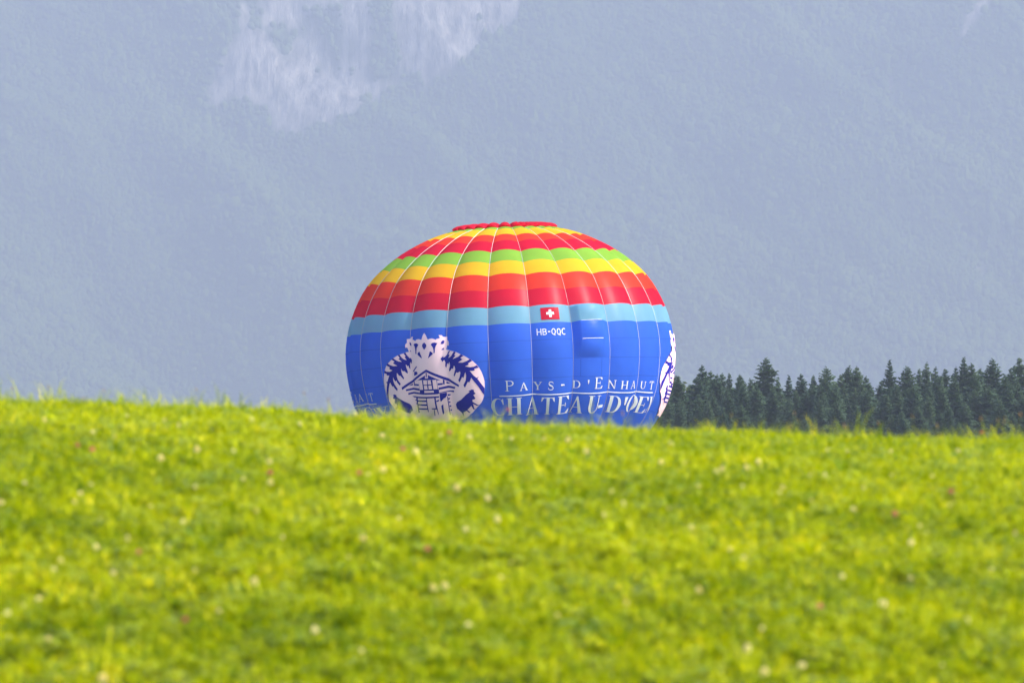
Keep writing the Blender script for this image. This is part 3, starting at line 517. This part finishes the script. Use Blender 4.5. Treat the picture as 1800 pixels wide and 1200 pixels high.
TEETH_POLY = [[[-41.05,12.121],[-39.62,12.065],[-38.929,12.218],[-39.278,12.254],[-38.621,12.419],[-39.602,12.369],[-40.387,12.263]],[[-43.708,12.272],[-41.803,12.144],[-41.118,12.286],[-41.586,12.33],[-40.364,12.488],[-41.659,12.455],[-42.852,12.366]],[[-46.653,12.518],[-44.541,12.342],[-43.316,12.449],[-44.052,12.52],[-42.278,12.672],[-43.926,12.675],[-45.51,12.604]],[[-49.071,12.855],[-47.544,12.609],[-45.818,12.708],[-46.122,12.793],[-44.675,12.882],[-46.104,12.939],[-48.111,12.917]],[[-21.807,12.26],[-20.987,12.079],[-19.509,12.131],[-20.26,12.271],[-20.781,12.365],[-21.901,12.446],[-21.314,12.283]],[[-19.353,12.316],[-18.773,12.176],[-16.948,12.295],[-17.914,12.403],[-20.058,12.506],[-18.833,12.33]],[[-17.089,12.466],[-15.873,12.364],[-13.885,12.557],[-15.117,12.652],[-16.506,12.71],[-18.053,12.691],[-16.36,12.548]],[[-14.572,12.771],[-13.009,12.64],[-11.567,12.874],[-12.623,12.941],[-13.934,12.958],[-15.641,12.898],[-14.199,12.822]],[[-33.896,13.481],[-32.371,13.476],[-32.415,13.96],[-33.964,13.968]],[[-31.816,13.489],[-30.295,13.499],[-30.442,13.717],[-31.888,13.708]],[[-29.953,13.502],[-28.864,13.5],[-28.74,13.709],[-30.084,13.708]],[[-31.862,13.763],[-30.492,13.76],[-30.465,13.958],[-31.841,13.962]],[[-29.973,13.764],[-28.714,13.764],[-28.681,13.962],[-30.031,13.962]],[[-28.134,13.496],[-26.735,13.501],[-26.706,13.974],[-28.198,13.967]],[[-32.028,14.027],[-28.283,14.044],[-28.142,14.134],[-32.079,14.127]]]
FLAG = [(11.30, 10.075), (17.92, 10.075), (17.92, 10.715), (11.30, 10.715)]
CROSS = [[(14.15, 10.20), (15.05, 10.20), (15.05, 10.595), (14.15, 10.595)], [(13.23, 10.332), (14.15, 10.332), (14.15, 10.462), (13.23, 10.462)], [(15.05, 10.332), (15.97, 10.332), (15.97, 10.462), (15.05, 10.462)]]
for rot in (0, -120, 120):              # the same print three times round the envelope
    decal('emblem', [(0, PINK_POLY, .050), (1, NAVY_POLY, .058), (0, TEETH_POLY, .066)], [PINKW, NAVY], balloon, rot)
    for b in TOP: decal('letter', [(0, place(serif(b[0], .15, .075, .045), b), .018)], SILVER, balloon, rot)
    for b in BIG: decal('letter', [(0, place(serif(b[0], .22, .06, .03), b), .018)], SILVER, balloon, rot)
    decal('underline', [(0, [[(-4.49, 14.50), (62.0, 14.50), (62.0, 14.552), (-4.49, 14.552)]], .018)], SILVER, balloon, rot)
    for b in REG: decal('registration_letter', [(0, place(sans(b[0]), b), .018)], WHITE, balloon, rot)
    fl_ = decal('swiss_flag', [(0, [FLAG], .016)], CRIMSON, balloon, rot)
    decal('cross', [(0, CROSS, .026)], WHITE, fl_, rot)
# basket and burner stand behind the bank
bm = bmesh.new()
for i, (z, r_) in enumerate([(0, .62), (.02, .66), (.55, .70), (1.05, .74), (1.10, .78), (1.12, .70), (1.05, .66), (.08, .58)]):
    for a in range(24):
        t = 2 * math.pi * a / 24; c_, s_ = math.cos(t), math.sin(t); e = (abs(c_) ** 4 + abs(s_) ** 4) ** -.25
        bm.verts.new((r_ * e * c_ * 1.15, r_ * e * s_, z))
bm.verts.ensure_lookup_table()
for i in range(7):
    for a in range(24): bm.faces.new([bm.verts[i * 24 + a], bm.verts[i * 24 + (a + 1) % 24], bm.verts[i * 24 + 24 + (a + 1) % 24], bm.verts[i * 24 + 24 + a]])
bm.faces.new([bm.verts[a] for a in range(23, -1, -1)]); bm.faces.new([bm.verts[7 * 24 + a] for a in range(24)])
bm_obj('basket', bm, WICKER, balloon)
def tube(bm, p, q, r, n_=6):
    p, q = Vector(p), Vector(q); d = (q - p).normalized(); u = d.orthogonal().normalized(); v = d.cross(u)
    A = [bm.verts.new(p + (u * math.cos(6.2832 * i / n_) + v * math.sin(6.2832 * i / n_)) * r) for i in range(n_)]
    B = [bm.verts.new(q + (u * math.cos(6.2832 * i / n_) + v * math.sin(6.2832 * i / n_)) * r) for i in range(n_)]
    for i in range(n_): bm.faces.new([A[i], A[(i + 1) % n_], B[(i + 1) % n_], B[i]])
bm = bmesh.new()
for sx in (-.25, .25):
    tube(bm, (sx, 0, 1.95), (sx, 0, 2.45), .13, 12)
for a, b in (((-.5, -.4), (.5, -.4)), ((.5, -.4), (.5, .4)), ((.5, .4), (-.5, .4)), ((-.5, .4), (-.5, -.4)), ((-.5, 0), (.5, 0))): tube(bm, (*a, 2.0), (*b, 2.0), .025)
bm_obj('burner', bm, STEEL, balloon)
for sx in (-1, 1):
    for sy in (-1, 1):
        bm = bmesh.new(); tube(bm, (sx * .7, sy * .6, 1.05), (sx * .5, sy * .4, 2.0), .02); tube(bm, (sx * .5, sy * .4, 2.0), (sx * 1.0, sy * .85, HB - 377 * U + .05), .012); bm_obj('rigging_cable', bm, STEEL, balloon)

# ------------------------------------------------------------------ spruces
def spruce_meshes(seed, slope, rmax, H_=25.0, ragged=.25):
    r = random.Random(seed); V, F = [], []
    def tri(a, b, c):
        i = len(V); V.extend((tuple(a), tuple(b), tuple(c))); F.append((i, i + 1, i + 2))
    z = H_ - .25; lean = (r.uniform(-.1, .1), r.uniform(-.1, .1))
    while z > 2.2:
        h = H_ - z; rad = rmax * (1 - math.exp(-slope * h / rmax)) * (1 - .25 * max(0, (h - 15) / 10)) + .12
        nb = 5 if h < 1.5 else (8 if h < 6 else 10); a0 = r.uniform(0, 6.28)
        for b in range(nb):
            if r.random() < .05: continue
            az = a0 + 6.283 * b / nb + r.uniform(-.35, .35); L = rad * r.uniform(1 - 1.6 * ragged, 1 + ragged); zz = z + r.uniform(-.25, .25)
            up = .55 - .9 * min(1, h / 7)                 # young branches rise, old ones droop and lift at the tip
            d = Vector((math.cos(az), math.sin(az), 0)); sd = Vector((-d.y, d.x, 0)); base = Vector((0, 0, zz))
            def pt(t): return base + d * (L * t) + Vector((0, 0, L * (up * t * .7 - .18 * math.sin(t * 2.4))))
            nseg = 3 if h < 4 else 4
            for j in range(nseg):
                t0, t1 = j / nseg, (j + 1) / nseg; p0, p1 = pt(t0), pt(t1 + .06); wd = (.40 * L * (1 - .55 * t0) + .22) * r.uniform(.7, 1.2)
                for sg in (-1, 1):
                    tip = p1 + sd * (sg * wd) + Vector((0, 0, -.28 * wd - r.uniform(0, .12))) + d * r.uniform(-.1, .15) * L
                    tri(p0, p1, tip)
                    if r.random() < .55: tri(p0 + sd * sg * .04, p1, p0 * .4 + p1 * .6 + sd * (sg * wd * .45) + Vector((0, 0, -.30 - .25 * wd)))
        z -= r.uniform(.22, .34) * (1 + .03 * h)
    me = bpy.data.meshes.new('crown'); me.from_pydata(V, [], F); me.materials.append(NEEDLE); me.update()
    bm = bmesh.new(); k_ = 7; ringz = [0, 2, 8, 16, H_ - .1]; rr = [.34, .26, .2, .12, .02]; prev = None
    for zz, ra in zip(ringz, rr):
        cur = [bm.verts.new((ra * math.cos(6.2832 * i / k_), ra * math.sin(6.2832 * i / k_), zz)) for i in range(k_)]
        if prev:
            for i in range(k_): bm.faces.new([prev[i], prev[(i + 1) % k_], cur[(i + 1) % k_], cur[i]])
        prev = cur
    mt = bpy.data.meshes.new('trunk'); bm.to_mesh(mt); bm.free(); mt.materials.append(BARK)
    return mt, me
NARROW = [spruce_meshes(11, .30, 2.5, ragged=.30), spruce_meshes(12, .34, 2.8, ragged=.26)]
MEDIUM = [spruce_meshes(13, .46, 3.3), spruce_meshes(14, .52, 3.6), spruce_meshes(15, .50, 3.4, ragged=.2)]
BROAD = [spruce_meshes(16, .66, 4.3), spruce_meshes(17, .74, 4.6, ragged=.2), spruce_meshes(18, .70, 4.2)]
def spruce(x, y, h, kind, label, group):
    t = empty('spruce_tree', (x, y, float(ground_z(x, y)) - .15), random.uniform(0, 6.28)); s = (h + .15) / 25
    t.scale = (s, s, s)
    mt, me = random.choice(kind)
    for nm, m_ in (('trunk', mt), ('crown', me)):
        o_ = bpy.data.objects.new(nm, m_); C.objects.link(o_); o_.parent = t
    tag(t, label, 'tree', group)
SKYLINE = [[29.24,1018.2,25.19,50],[33.57,1004.4,26.75,38],[35.59,1019.2,26.14,34],[35.68,990.6,24.58,34],[37.19,1007.4,25.34,34],[38.22,1000.0,25.09,26],[40.57,1013.7,25.35,34],[41.65,993.6,23.98,32],[45.44,1015.9,28.42,50],[48.94,1005.4,24.97,32],[51.74,1016.9,25.56,34],[53.2,1003.3,24.9,30],[55.43,1001.8,26.26,48],[58.6,1013.2,25.33,36],[60.39,1019.5,27.07,42],[60.63,999.8,26.29,38],[63.42,1019.0,25.22,40],[66.08,1017.7,24.36,36],[66.02,993.7,27.27,32],[70.06,1007.5,26.55,48],[72.4,1010.6,26.26,32],[74.23,1018.2,27.64,24],[75.14,1009.3,26.52,22],[75.61,992.3,25.63,36],[78.35,1003.9,26.33,24],[79.75,1003.8,28.07,30],[81.17,1004.0,27.04,34],[83.89,1018.7,26.64,34],[84.44,999.2,27.57,50],[87.33,995.2,25.93,38],[89.68,1004.7,28.02,40],[92.34,1008.5,26.89,40],[26.48,1018.1,24.37,40],[23.67,1006.6,23.6,40]]
SKYLABELS = [
 'low spruce crown touching the right edge of the balloon', 'pointed spruce that stands out first to the right of the balloon', 'spruce leaning close on the right shoulder of the first pointed spruce', 'blunt spruce in the level stretch of treeline, nearest the first pointed spruce',
 'blunt spruce in the middle of the level stretch of treeline', 'dark narrow spruce at the right end of the level stretch of treeline', 'spruce with low tip halfway between the first pointed spruce and the big broad spruce', 'low spruce in the dip just left of the big broad spruce',
 'big broad spruce rising alone above the left part of the treeline', 'small pointed spruce first to the right of the big broad spruce', 'slim pale spruce second to the right of the big broad spruce', 'low spruce third to the right of the big broad spruce',
 'wide conical spruce with clear tip between the big broad spruce and the notch', 'low spruce filling the gap right of the wide conical spruce', 'left one of the twin tipped spruces before the notch', 'right one of the twin tipped spruces before the notch',
 'spruce sloping down to the left edge of the notch in the treeline', 'low spruce at the right edge of the notch in the treeline', 'very slender tall spruce standing just right of the notch', 'rounded full spruce right of the very slender tall one',
 'spruce with low pointed tip right of the rounded full spruce', 'thin spire spruce in the middle of the right part of the treeline', 'thinnest low spire in the middle of the right part of the treeline', 'broad low spruce right of the two thin spires',
 'short thin spire beside the tallest spruce on the right', 'tallest spruce of the right part, with a blunt upright top', 'dark spruce pressed against the right side of the tallest one', 'low spruce in the saddle before the broad dome shaped spruce',
 'broad dome shaped spruce near the right edge of the picture', 'spruce with shoulder left of the tree at the picture edge', 'tall spruce cut by the right edge of the picture', 'spruce standing past the right picture edge', 'spruce hidden behind the right flank of the balloon', 'outermost spruce at the left end of the forest, behind the balloon']
for (x, y, h, wd), lb in zip(SKYLINE, SKYLABELS):
    spruce(x, y, h, NARROW if wd < 33 else (MEDIUM if wd < 42 else BROAD), lb or 'spruce at the end of the forest, behind the balloon or past the picture edge', 'spruces along the forest skyline')
MARKS = [(22, 'beside the balloon'), (29.5, 'below the level treeline'), (39, 'left of the big broad spruce'), (48, 'right of the big broad spruce'), (56, 'around the wide conical spruce'), (63, 'below the treeline notch'), (70, 'below the rounded full spruce'), (77, 'below the thin spires'), (84, 'below the tallest right spruce'), (200, 'below the treeline end')]
ORD = ['first', 'second', 'third', 'fourth', 'fifth', 'sixth', 'seventh', 'eighth', 'ninth', 'tenth', 'eleventh', 'twelfth']
for row, (yy, h0, h1, lab) in enumerate([(986, 21.5, 24.5, 'spruce just under the skyline'), (972, 19.5, 22.5, 'spruce of the middle row'), (957, 16.0, 19.5, 'lower spruce of the third row'), (944, 12.0, 16.0, 'short spruce of the front row')]):
    x = 17.0 + row * .7; seen = {}
    while x < 93:
        xx = x + random.uniform(-.5, .5); mk = next(m_ for lim, m_ in MARKS if xx * 986 / yy < lim); seen[mk] = seen.get(mk, -1) + 1
        spruce(xx, yy + random.uniform(-4, 4), random.uniform(h0, h1), random.choice([MEDIUM, MEDIUM, BROAD, BROAD]), '%s %s, %s from left' % (lab, mk, ORD[seen[mk]]), 'spruces in the packed rows of the forest')
        x += random.uniform(2.1, 3.3)
# one lighter broadleaf tree between them
bt = empty('broadleaf_tree', (30.8, 1003, float(ground_z(30.8, 1003)) - .1))
V, F = [], []; r = random.Random(5)
lob = [(Vector((r.uniform(-2.2, 2.2), r.uniform(-2, 2), r.uniform(12, 22.3))), r.uniform(1.2, 2.1)) for _ in range(26)]
for c, ra in lob:
    for _ in range(60):
        d = Vector((r.gauss(0, 1), r.gauss(0, 1), r.gauss(0, 1))).normalized(); p_ = c + d * ra * r.uniform(.6, 1.05); u = d.orthogonal().normalized() * .3; v = d.cross(u) * r.uniform(.6, 1.2); d2 = Vector((r.uniform(-.2, .2), r.uniform(-.2, .2), r.uniform(-.2, .2)))
        i = len(V); V += [tuple(p_ - u - v), tuple(p_ + u - v + d2), tuple(p_ + u + v), tuple(p_ - u + v - d2)]; F.append((i, i + 1, i + 2, i + 3))
mesh_obj('crown', V, F, LIGHTLEAF, bt, False)
bm = bmesh.new(); tube(bm, (0, 0, 0), (.1, 0, 14), .3, 8)
for c, ra in lob[:8]: tube(bm, (.1, 0, 11), tuple(c), .09, 5)
bm_obj('trunk', bm, BARK, bt)
tag(bt, 'yellow green broadleaf tree between the balloon and the first pointed spruce', 'tree')

# ------------------------------------------------------------------ meadow grass
def blade(V, F, x, y, az, h, wd, bend, r):
    d = (math.cos(az), math.sin(az)); s_ = (-d[1], d[0]); i = len(V)
    for t, wf in ((0, .75), (.4, 1.0), (.75, .7)):
        f = bend * t * t; z = h * (t - .25 * bend / h * t * t * t * .5)
        for sg in (-1, 1): V.append((x + d[0] * f + s_[0] * sg * wd * wf / 2, y + d[1] * f + s_[1] * sg * wd * wf / 2, z))
    V.append((x + d[0] * bend, y + d[1] * bend, h * .95 - .12 * bend))
    F += [(i, i + 1, i + 3, i + 2), (i + 2, i + 3, i + 5, i + 4), (i + 4, i + 5, i + 6)]
def leaflet(V, F, p, az, L, wd, tilt):
    d = Vector((math.cos(az) * math.cos(tilt), math.sin(az) * math.cos(tilt), math.sin(tilt))); s_ = Vector((-math.sin(az), math.cos(az), 0)); i = len(V); p = Vector(p)
    dn = Vector((0, 0, -.12 * L))
    for q in (p, p + d * L * .4 + s_ * wd / 2, p + d * L * .85 + s_ * wd * .33 + dn, p + d * L + dn, p + d * L * .85 - s_ * wd * .33 + dn, p + d * L * .4 - s_ * wd / 2): V.append(tuple(q))
    F += [(i, i + 1, i + 5), (i + 1, i + 2, i + 4, i + 5), (i + 2, i + 3, i + 4)]
def tuft(seed, nb, hmin, hmax, rad, wd):
    r = random.Random(seed); V, F = [], []
    for _ in range(nb):
        a = r.uniform(0, 6.28); q = rad * math.sqrt(r.random()); h = r.uniform(hmin, hmax)
        blade(V, F, q * math.cos(a), q * math.sin(a), r.uniform(0, 6.28), h, wd * r.uniform(.7, 1.3), h * r.uniform(.15, .8), r)
    return mesh_obj('tuft_kind', V, F, GRASS, smooth=True)
def clover(seed, n_, hmin, hmax, rad):
    r = random.Random(seed); V, F = [], []
    for _ in range(n_):
        a = r.uniform(0, 6.28); q = rad * math.sqrt(r.random()); x, y = q * math.cos(a), q * math.sin(a); h = r.uniform(hmin, hmax); a0 = r.uniform(0, 6.28)
        for j in range(3): leaflet(V, F, (x, y, h), a0 + j * 2.094, r.uniform(.018, .03), r.uniform(.018, .026), r.uniform(-.2, .35))
    for _ in range(4):
        a = r.uniform(0, 6.28); blade(V, F, rad * math.cos(a) * .5, rad * math.sin(a) * .5, r.uniform(0, 6.28), r.uniform(.05, .09), .004, .04, r)
    return mesh_obj('tuft_kind', V, F, LEAF, smooth=True)
def rosette(seed):
    r = random.Random(seed); V, F = [], []
    for j in range(7): leaflet(V, F, (0, 0, .015), j * .9 + r.uniform(-.2, .2), r.uniform(.05, .10), r.uniform(.016, .03), r.uniform(.35, 1.1))
    return mesh_obj('tuft_kind', V, F, LEAF, smooth=True)
kinds = [tuft(21, 22, .025, .055, .06, .0052), tuft(22, 20, .03, .070, .055, .0056), tuft(23, 13, .05, .12, .04, .006), clover(24, 9, .03, .08, .05), clover(25, 7, .025, .075, .045), rosette(26), tuft(27, 7, .10, .21, .04, .0045)]
nG = 108000
gyy = rng.uniform(15, 54, nG * 2); gxx = rng.uniform(-8.6, 8.6, nG * 2); keep = np.abs(gxx) < gyy * .093 + 3.6; gxx, gyy = gxx[keep][:nG], gyy[keep][:nG]
k = len(gxx)
lush = fbm(gxx * 2.4 + 40, gyy * 1.3, 4, 61); cl = fbm(gxx * 3.4 - 20, gyy * 2.2, 3, 62)
u = rng.uniform(0, 1, k)
var = np.where(u < .36, 0, np.where(u < .66, 1, 2)); var = np.where(rng.uniform(0, 1, k) < .16 + .30 * (cl > .5), rng.choice([3, 4], k), var)
var = np.where(rng.uniform(0, 1, k) < .02, 5, var); var = np.where(rng.uniform(0, 1, k) < .010 + .012 * sst(41, 44, gyy) + .10 * np.exp(-((gxx - 3.8) / .22) ** 2 - ((gyy - 43.8) / 1.0) ** 2), 6, var)
sg = rng.lognormal(0, .18, k) * (.76 + .58 * lush)
gz = ground_z(gxx, gyy) + bumps(gxx, gyy) - .005
grass = scatter('grass', np.stack([gxx, gyy, gz], -1), np.stack([rng.normal(0, .12, k), rng.normal(0, .12, k), rng.uniform(0, 6.28, k)], -1), np.stack([sg * 1.05, sg * 1.05, sg], -1), var, kinds)
tag(grass, kind='stuff')

# ------------------------------------------------------------------ meadow flowers and seed stalks
def stem_mesh(h):
    bm = bmesh.new(); tube(bm, (0, 0, 0), (.004, .002, h * .55), .0016, 5); tube(bm, (.004, .002, h * .55), (0, 0, h), .0013, 5)
    me = bpy.data.meshes.new('stem'); bm.to_mesh(me); bm.free(); me.materials.append(STEM); return me
def head_mesh(mat, seed, ra, el):
    r = random.Random(seed); V, F = [], []
    for i in range(46):                                # a round head of many small petals
        z = 1 - 1.75 * i / 45; a = i * 2.39996; q = math.sqrt(max(0, 1 - z * z)); d = Vector((q * math.cos(a), q * math.sin(a), z)); u = d.orthogonal().normalized(); v = d.cross(u)
        p0 = d * ra * .45; p1 = d * ra * r.uniform(.9, 1.15); b = len(V)
        for pp in (p0, p0 * .4 + p1 * .6 + u * ra * .24, p1, p0 * .4 + p1 * .6 - u * ra * .24): V.append((pp.x, pp.y, pp.z * el))
        F += [(b, b + 1, b + 2), (b, b + 2, b + 3)]
        for pp in (p0, p0 * .4 + p1 * .6 + v * ra * .24, p1, p0 * .4 + p1 * .6 - v * ra * .24): V.append((pp.x, pp.y, pp.z * el))
        F += [(b + 4, b + 5, b + 6), (b + 4, b + 6, b + 7)]
    me = bpy.data.meshes.new('flower_head'); me.from_pydata(V, [], F); me.materials.append(mat); me.update(); return me
STEMS = {h: stem_mesh(h) for h in (.10, .11, .13)}
def flower(name, x, y, h, head, headname, label, cat, group, sc_=1.0):
    t = empty(name, (x, y, float(ground_z(x, y) + bumps(np.array([x]), np.array([y]))[0])), random.uniform(0, 6.28)); t.rotation_euler = (random.uniform(-.12, .12), random.uniform(-.12, .12), random.uniform(0, 6.28))
    hh = h; base = min(STEMS, key=lambda v: abs(v - hh))
    s_ = bpy.data.objects.new('stem', STEMS[base]); C.objects.link(s_); s_.parent = t; s_.scale = (1, 1, hh / base)
    f_ = bpy.data.objects.new(headname, head); C.objects.link(f_); f_.parent = t; f_.location = (0, 0, hh); f_.scale = (sc_, sc_, sc_)
    tag(t, label, cat, group)
HW = [head_mesh(CREAM, 1, .013, .85), head_mesh(CREAM, 2, .014, 1.1)]; HP = head_mesh(ROSE, 3, .015, 1.0); HS = head_mesh(TAN, 4, .006, 3.2)
def places(pts, what):
    """a label per flower: which stretch of the bank it stands in, and its order there"""
    cols = [(-.062, 'at the left edge'), (-.040, 'well left of the balloon'), (-.024, 'just left of the balloon'), (-.005, 'below the round emblem'), (.012, 'below the first letters'), (.028, 'below the last letters'), (.050, 'below the big broad spruce'), (.070, 'below the treeline notch'), (9, 'at the right edge')]
    rows = [(26.8, 'at the bottom'), (30.5, 'low on bank'), (34.5, 'halfway up bank'), (39.0, 'high on bank'), (99, 'along the crest')]
    key = [(next(n_ for l_, n_ in rows if y < l_), next(n_ for l_, n_ in cols if x / y < l_)) for x, y, h in pts]; out = []
    for i, (x, y, h) in enumerate(pts):
        same = sorted([j for j in range(len(pts)) if key[j] == key[i]], key=lambda j: pts[j][0] / pts[j][1])
        out.append('%s %s %s%s' % (what, key[i][0], key[i][1], '' if len(same) == 1 else ', %s from left' % ORD[same.index(i)]))
    return out
WHITEF = [[-3.15,38.28,0.1],[-2.71,36.91,0.1],[-2.53,36.1,0.1],[-2.37,38.81,0.1],[-2.23,38.06,0.1],[-2.07,38.98,0.1],[-1.82,39.77,0.1],[-1.7,38.72,0.1],[-1.7,36.27,0.1],[-2.12,34.32,0.1],[-1.47,34.4,0.1],[-2.39,32.38,0.1],[-1.57,33.01,0.1],[-1.98,31.06,0.1],[-1.74,30.19,0.1],[-1.99,29.43,0.1],[-1.19,29.64,0.1],[-2.11,29.04,0.1],[-1.76,28.93,0.1],[-0.89,38.58,0.1],[-0.48,39.09,0.1],[-0.44,39.08,0.1],[-0.3,38.72,0.1],[-0.77,34.34,0.1],[-0.86,35.93,0.1],[-0.31,32.94,0.1],[0.22,38.87,0.1],[0.49,37.16,0.1],[0.63,31.94,0.1],[0.86,31.67,0.1],[-0.78,29.58,0.1],[-0.82,28.89,0.1],[-0.01,28.57,0.1],[0.51,31.23,0.1],[-0.06,27.86,0.1],[-0.39,27.56,0.1],[1.28,34.88,0.1],[1.23,34.51,0.1],[1.56,32.96,0.1],[1.35,33.53,0.1],[1.09,33.36,0.1],[0.96,30.7,0.1],[1.13,29.31,0.1],[1.18,28.94,0.1],[1.83,34.72,0.1],[1.92,34.7,0.1],[2.34,35.16,0.1],[2.59,35.04,0.1],[3.24,37.84,0.1],[1.91,31.76,0.1],[2.52,32.33,0.1],[2.46,31.98,0.1],[2.7,30.4,0.1],[2.14,38.54,0.1],[2.56,38.56,0.1],[2.09,29.72,0.1],[-2.25,27.93,0.1],[-1.57,28.16,0.1],[-2.28,25.75,0.1],[-2.08,25.67,0.1],[-1.37,26.56,0.1],[-0.91,26.03,0.1],[-1.76,24.45,0.1],[1.1,24.74,0.1],[1.28,24.98,0.1],[1.87,24.9,0.1],[1.04,25.37,0.1],[1.15,26.07,0.1],[-2.68,39.59,0.1],[-0.85,33.93,0.1],[0.0,38.85,0.1],[1.09,38.78,0.1],[-1.49,39.82,0.1],[-1.02,39.35,0.1],[-2.77,32.38,0.1],[0.91,38.83,0.1],[1.57,35.99,0.1],[2.06,33.49,0.1],[0.92,35.37,0.1],[0.39,38.88,0.1],[0.57,32.73,0.1],[-0.62,30.97,0.1],[-2.3,26.75,0.1],[2.39,28.5,0.1],[0.21,26.51,0.1],[0.54,26.95,0.1],[-1.24,27.68,0.1],[0.91,27.64,0.1],[1.75,26.99,0.1],[1.63,28.18,0.1],[-0.21,26.1,0.1],[2.11,26.36,0.1],[-0.66,25.35,0.1],[-1.39,31.01,0.1],[-1.72,35.39,0.1],[-2.77,31.0,0.1],[-0.25,30.0,0.1],[1.09,35.6,0.1],[3.04,38.66,0.1],[1.71,32.39,0.1],[1.59,33.44,0.1],[-0.53,36.17,0.1],[1.45,35.14,0.1],[2.22,30.44,0.1],[-0.14,32.22,0.1],[2.22,30.96,0.1],[-0.32,27.63,0.1],[-0.62,36.22,0.1],[1.98,28.14,0.1],[-2.41,31.74,0.1],[2.58,38.56,0.1],[-1.95,35.22,0.1],[-1.96,27.88,0.1],[2.32,35.83,0.1],[-1.81,32.41,0.1],[-2.25,28.27,0.1],[-0.08,30.72,0.1],[-2.25,26.94,0.1],[-2.33,26.42,0.1],[2.27,38.49,0.1],[-2.38,31.05,0.1],[-1.41,32.95,0.1],[-2.2,30.39,0.1]]
PINKF = [[-2.7,35.24,0.11],[-1.42,33.28,0.11],[-1.86,28.48,0.11],[-0.44,39.71,0.11],[-0.69,36.12,0.11],[-0.43,29.03,0.11],[-0.04,44.13,0.21],[2.57,33.36,0.11],[2.12,31.32,0.11],[3.65,44.2,0.134],[-0.91,33.64,0.11],[-2.57,34.74,0.11],[1.45,26.79,0.11],[-1.49,26.16,0.11]]
STALKF = [[2.15,43.67,0.23],[3.88,43.54,0.279],[-3.3,43.74,0.13],[2.58,43.93,0.175],[2.82,43.9,0.198],[3.11,43.74,0.23],[1.69,43.84,0.21],[0.88,44.09,0.187],[3.63,43.67,0.253],[3.7,43.74,0.237],[3.78,43.85,0.211],[-3.92,44.76,0.16],[-3.65,44.67,0.175],[-3.22,44.67,0.175],[-1.61,44.71,0.208],[-1.45,44.67,0.203],[-2.45,44.63,0.19],[3.79,43.65,0.255],[3.31,44.08,0.175]]
for (x, y, h), lb in zip(WHITEF, places(WHITEF, 'cream clover blossom')): flower('clover_flower', x, y, h * random.uniform(.85, 1.1), random.choice(HW), 'flower_head', lb, 'flower', 'cream clover blossoms in the meadow', random.choice([.6, .75, .9, 1.1, 1.35]))
for (x, y, h), lb in zip(PINKF, places(PINKF, 'rose clover blossom')): flower('red_clover_flower', x, y, h * random.uniform(.9, 1.1), HP, 'flower_head', lb, 'flower', 'rose red clover blossoms in the meadow', random.uniform(.85, 1.15))
for (x, y, h), lb in zip(STALKF, places(STALKF, 'tan seed stalk')): flower('plantain_stalk', x, y, h * random.uniform(1, 1.2), HS, 'seed_head', lb, 'plant', 'seed stalks along the crest', random.uniform(.8, 1.2))
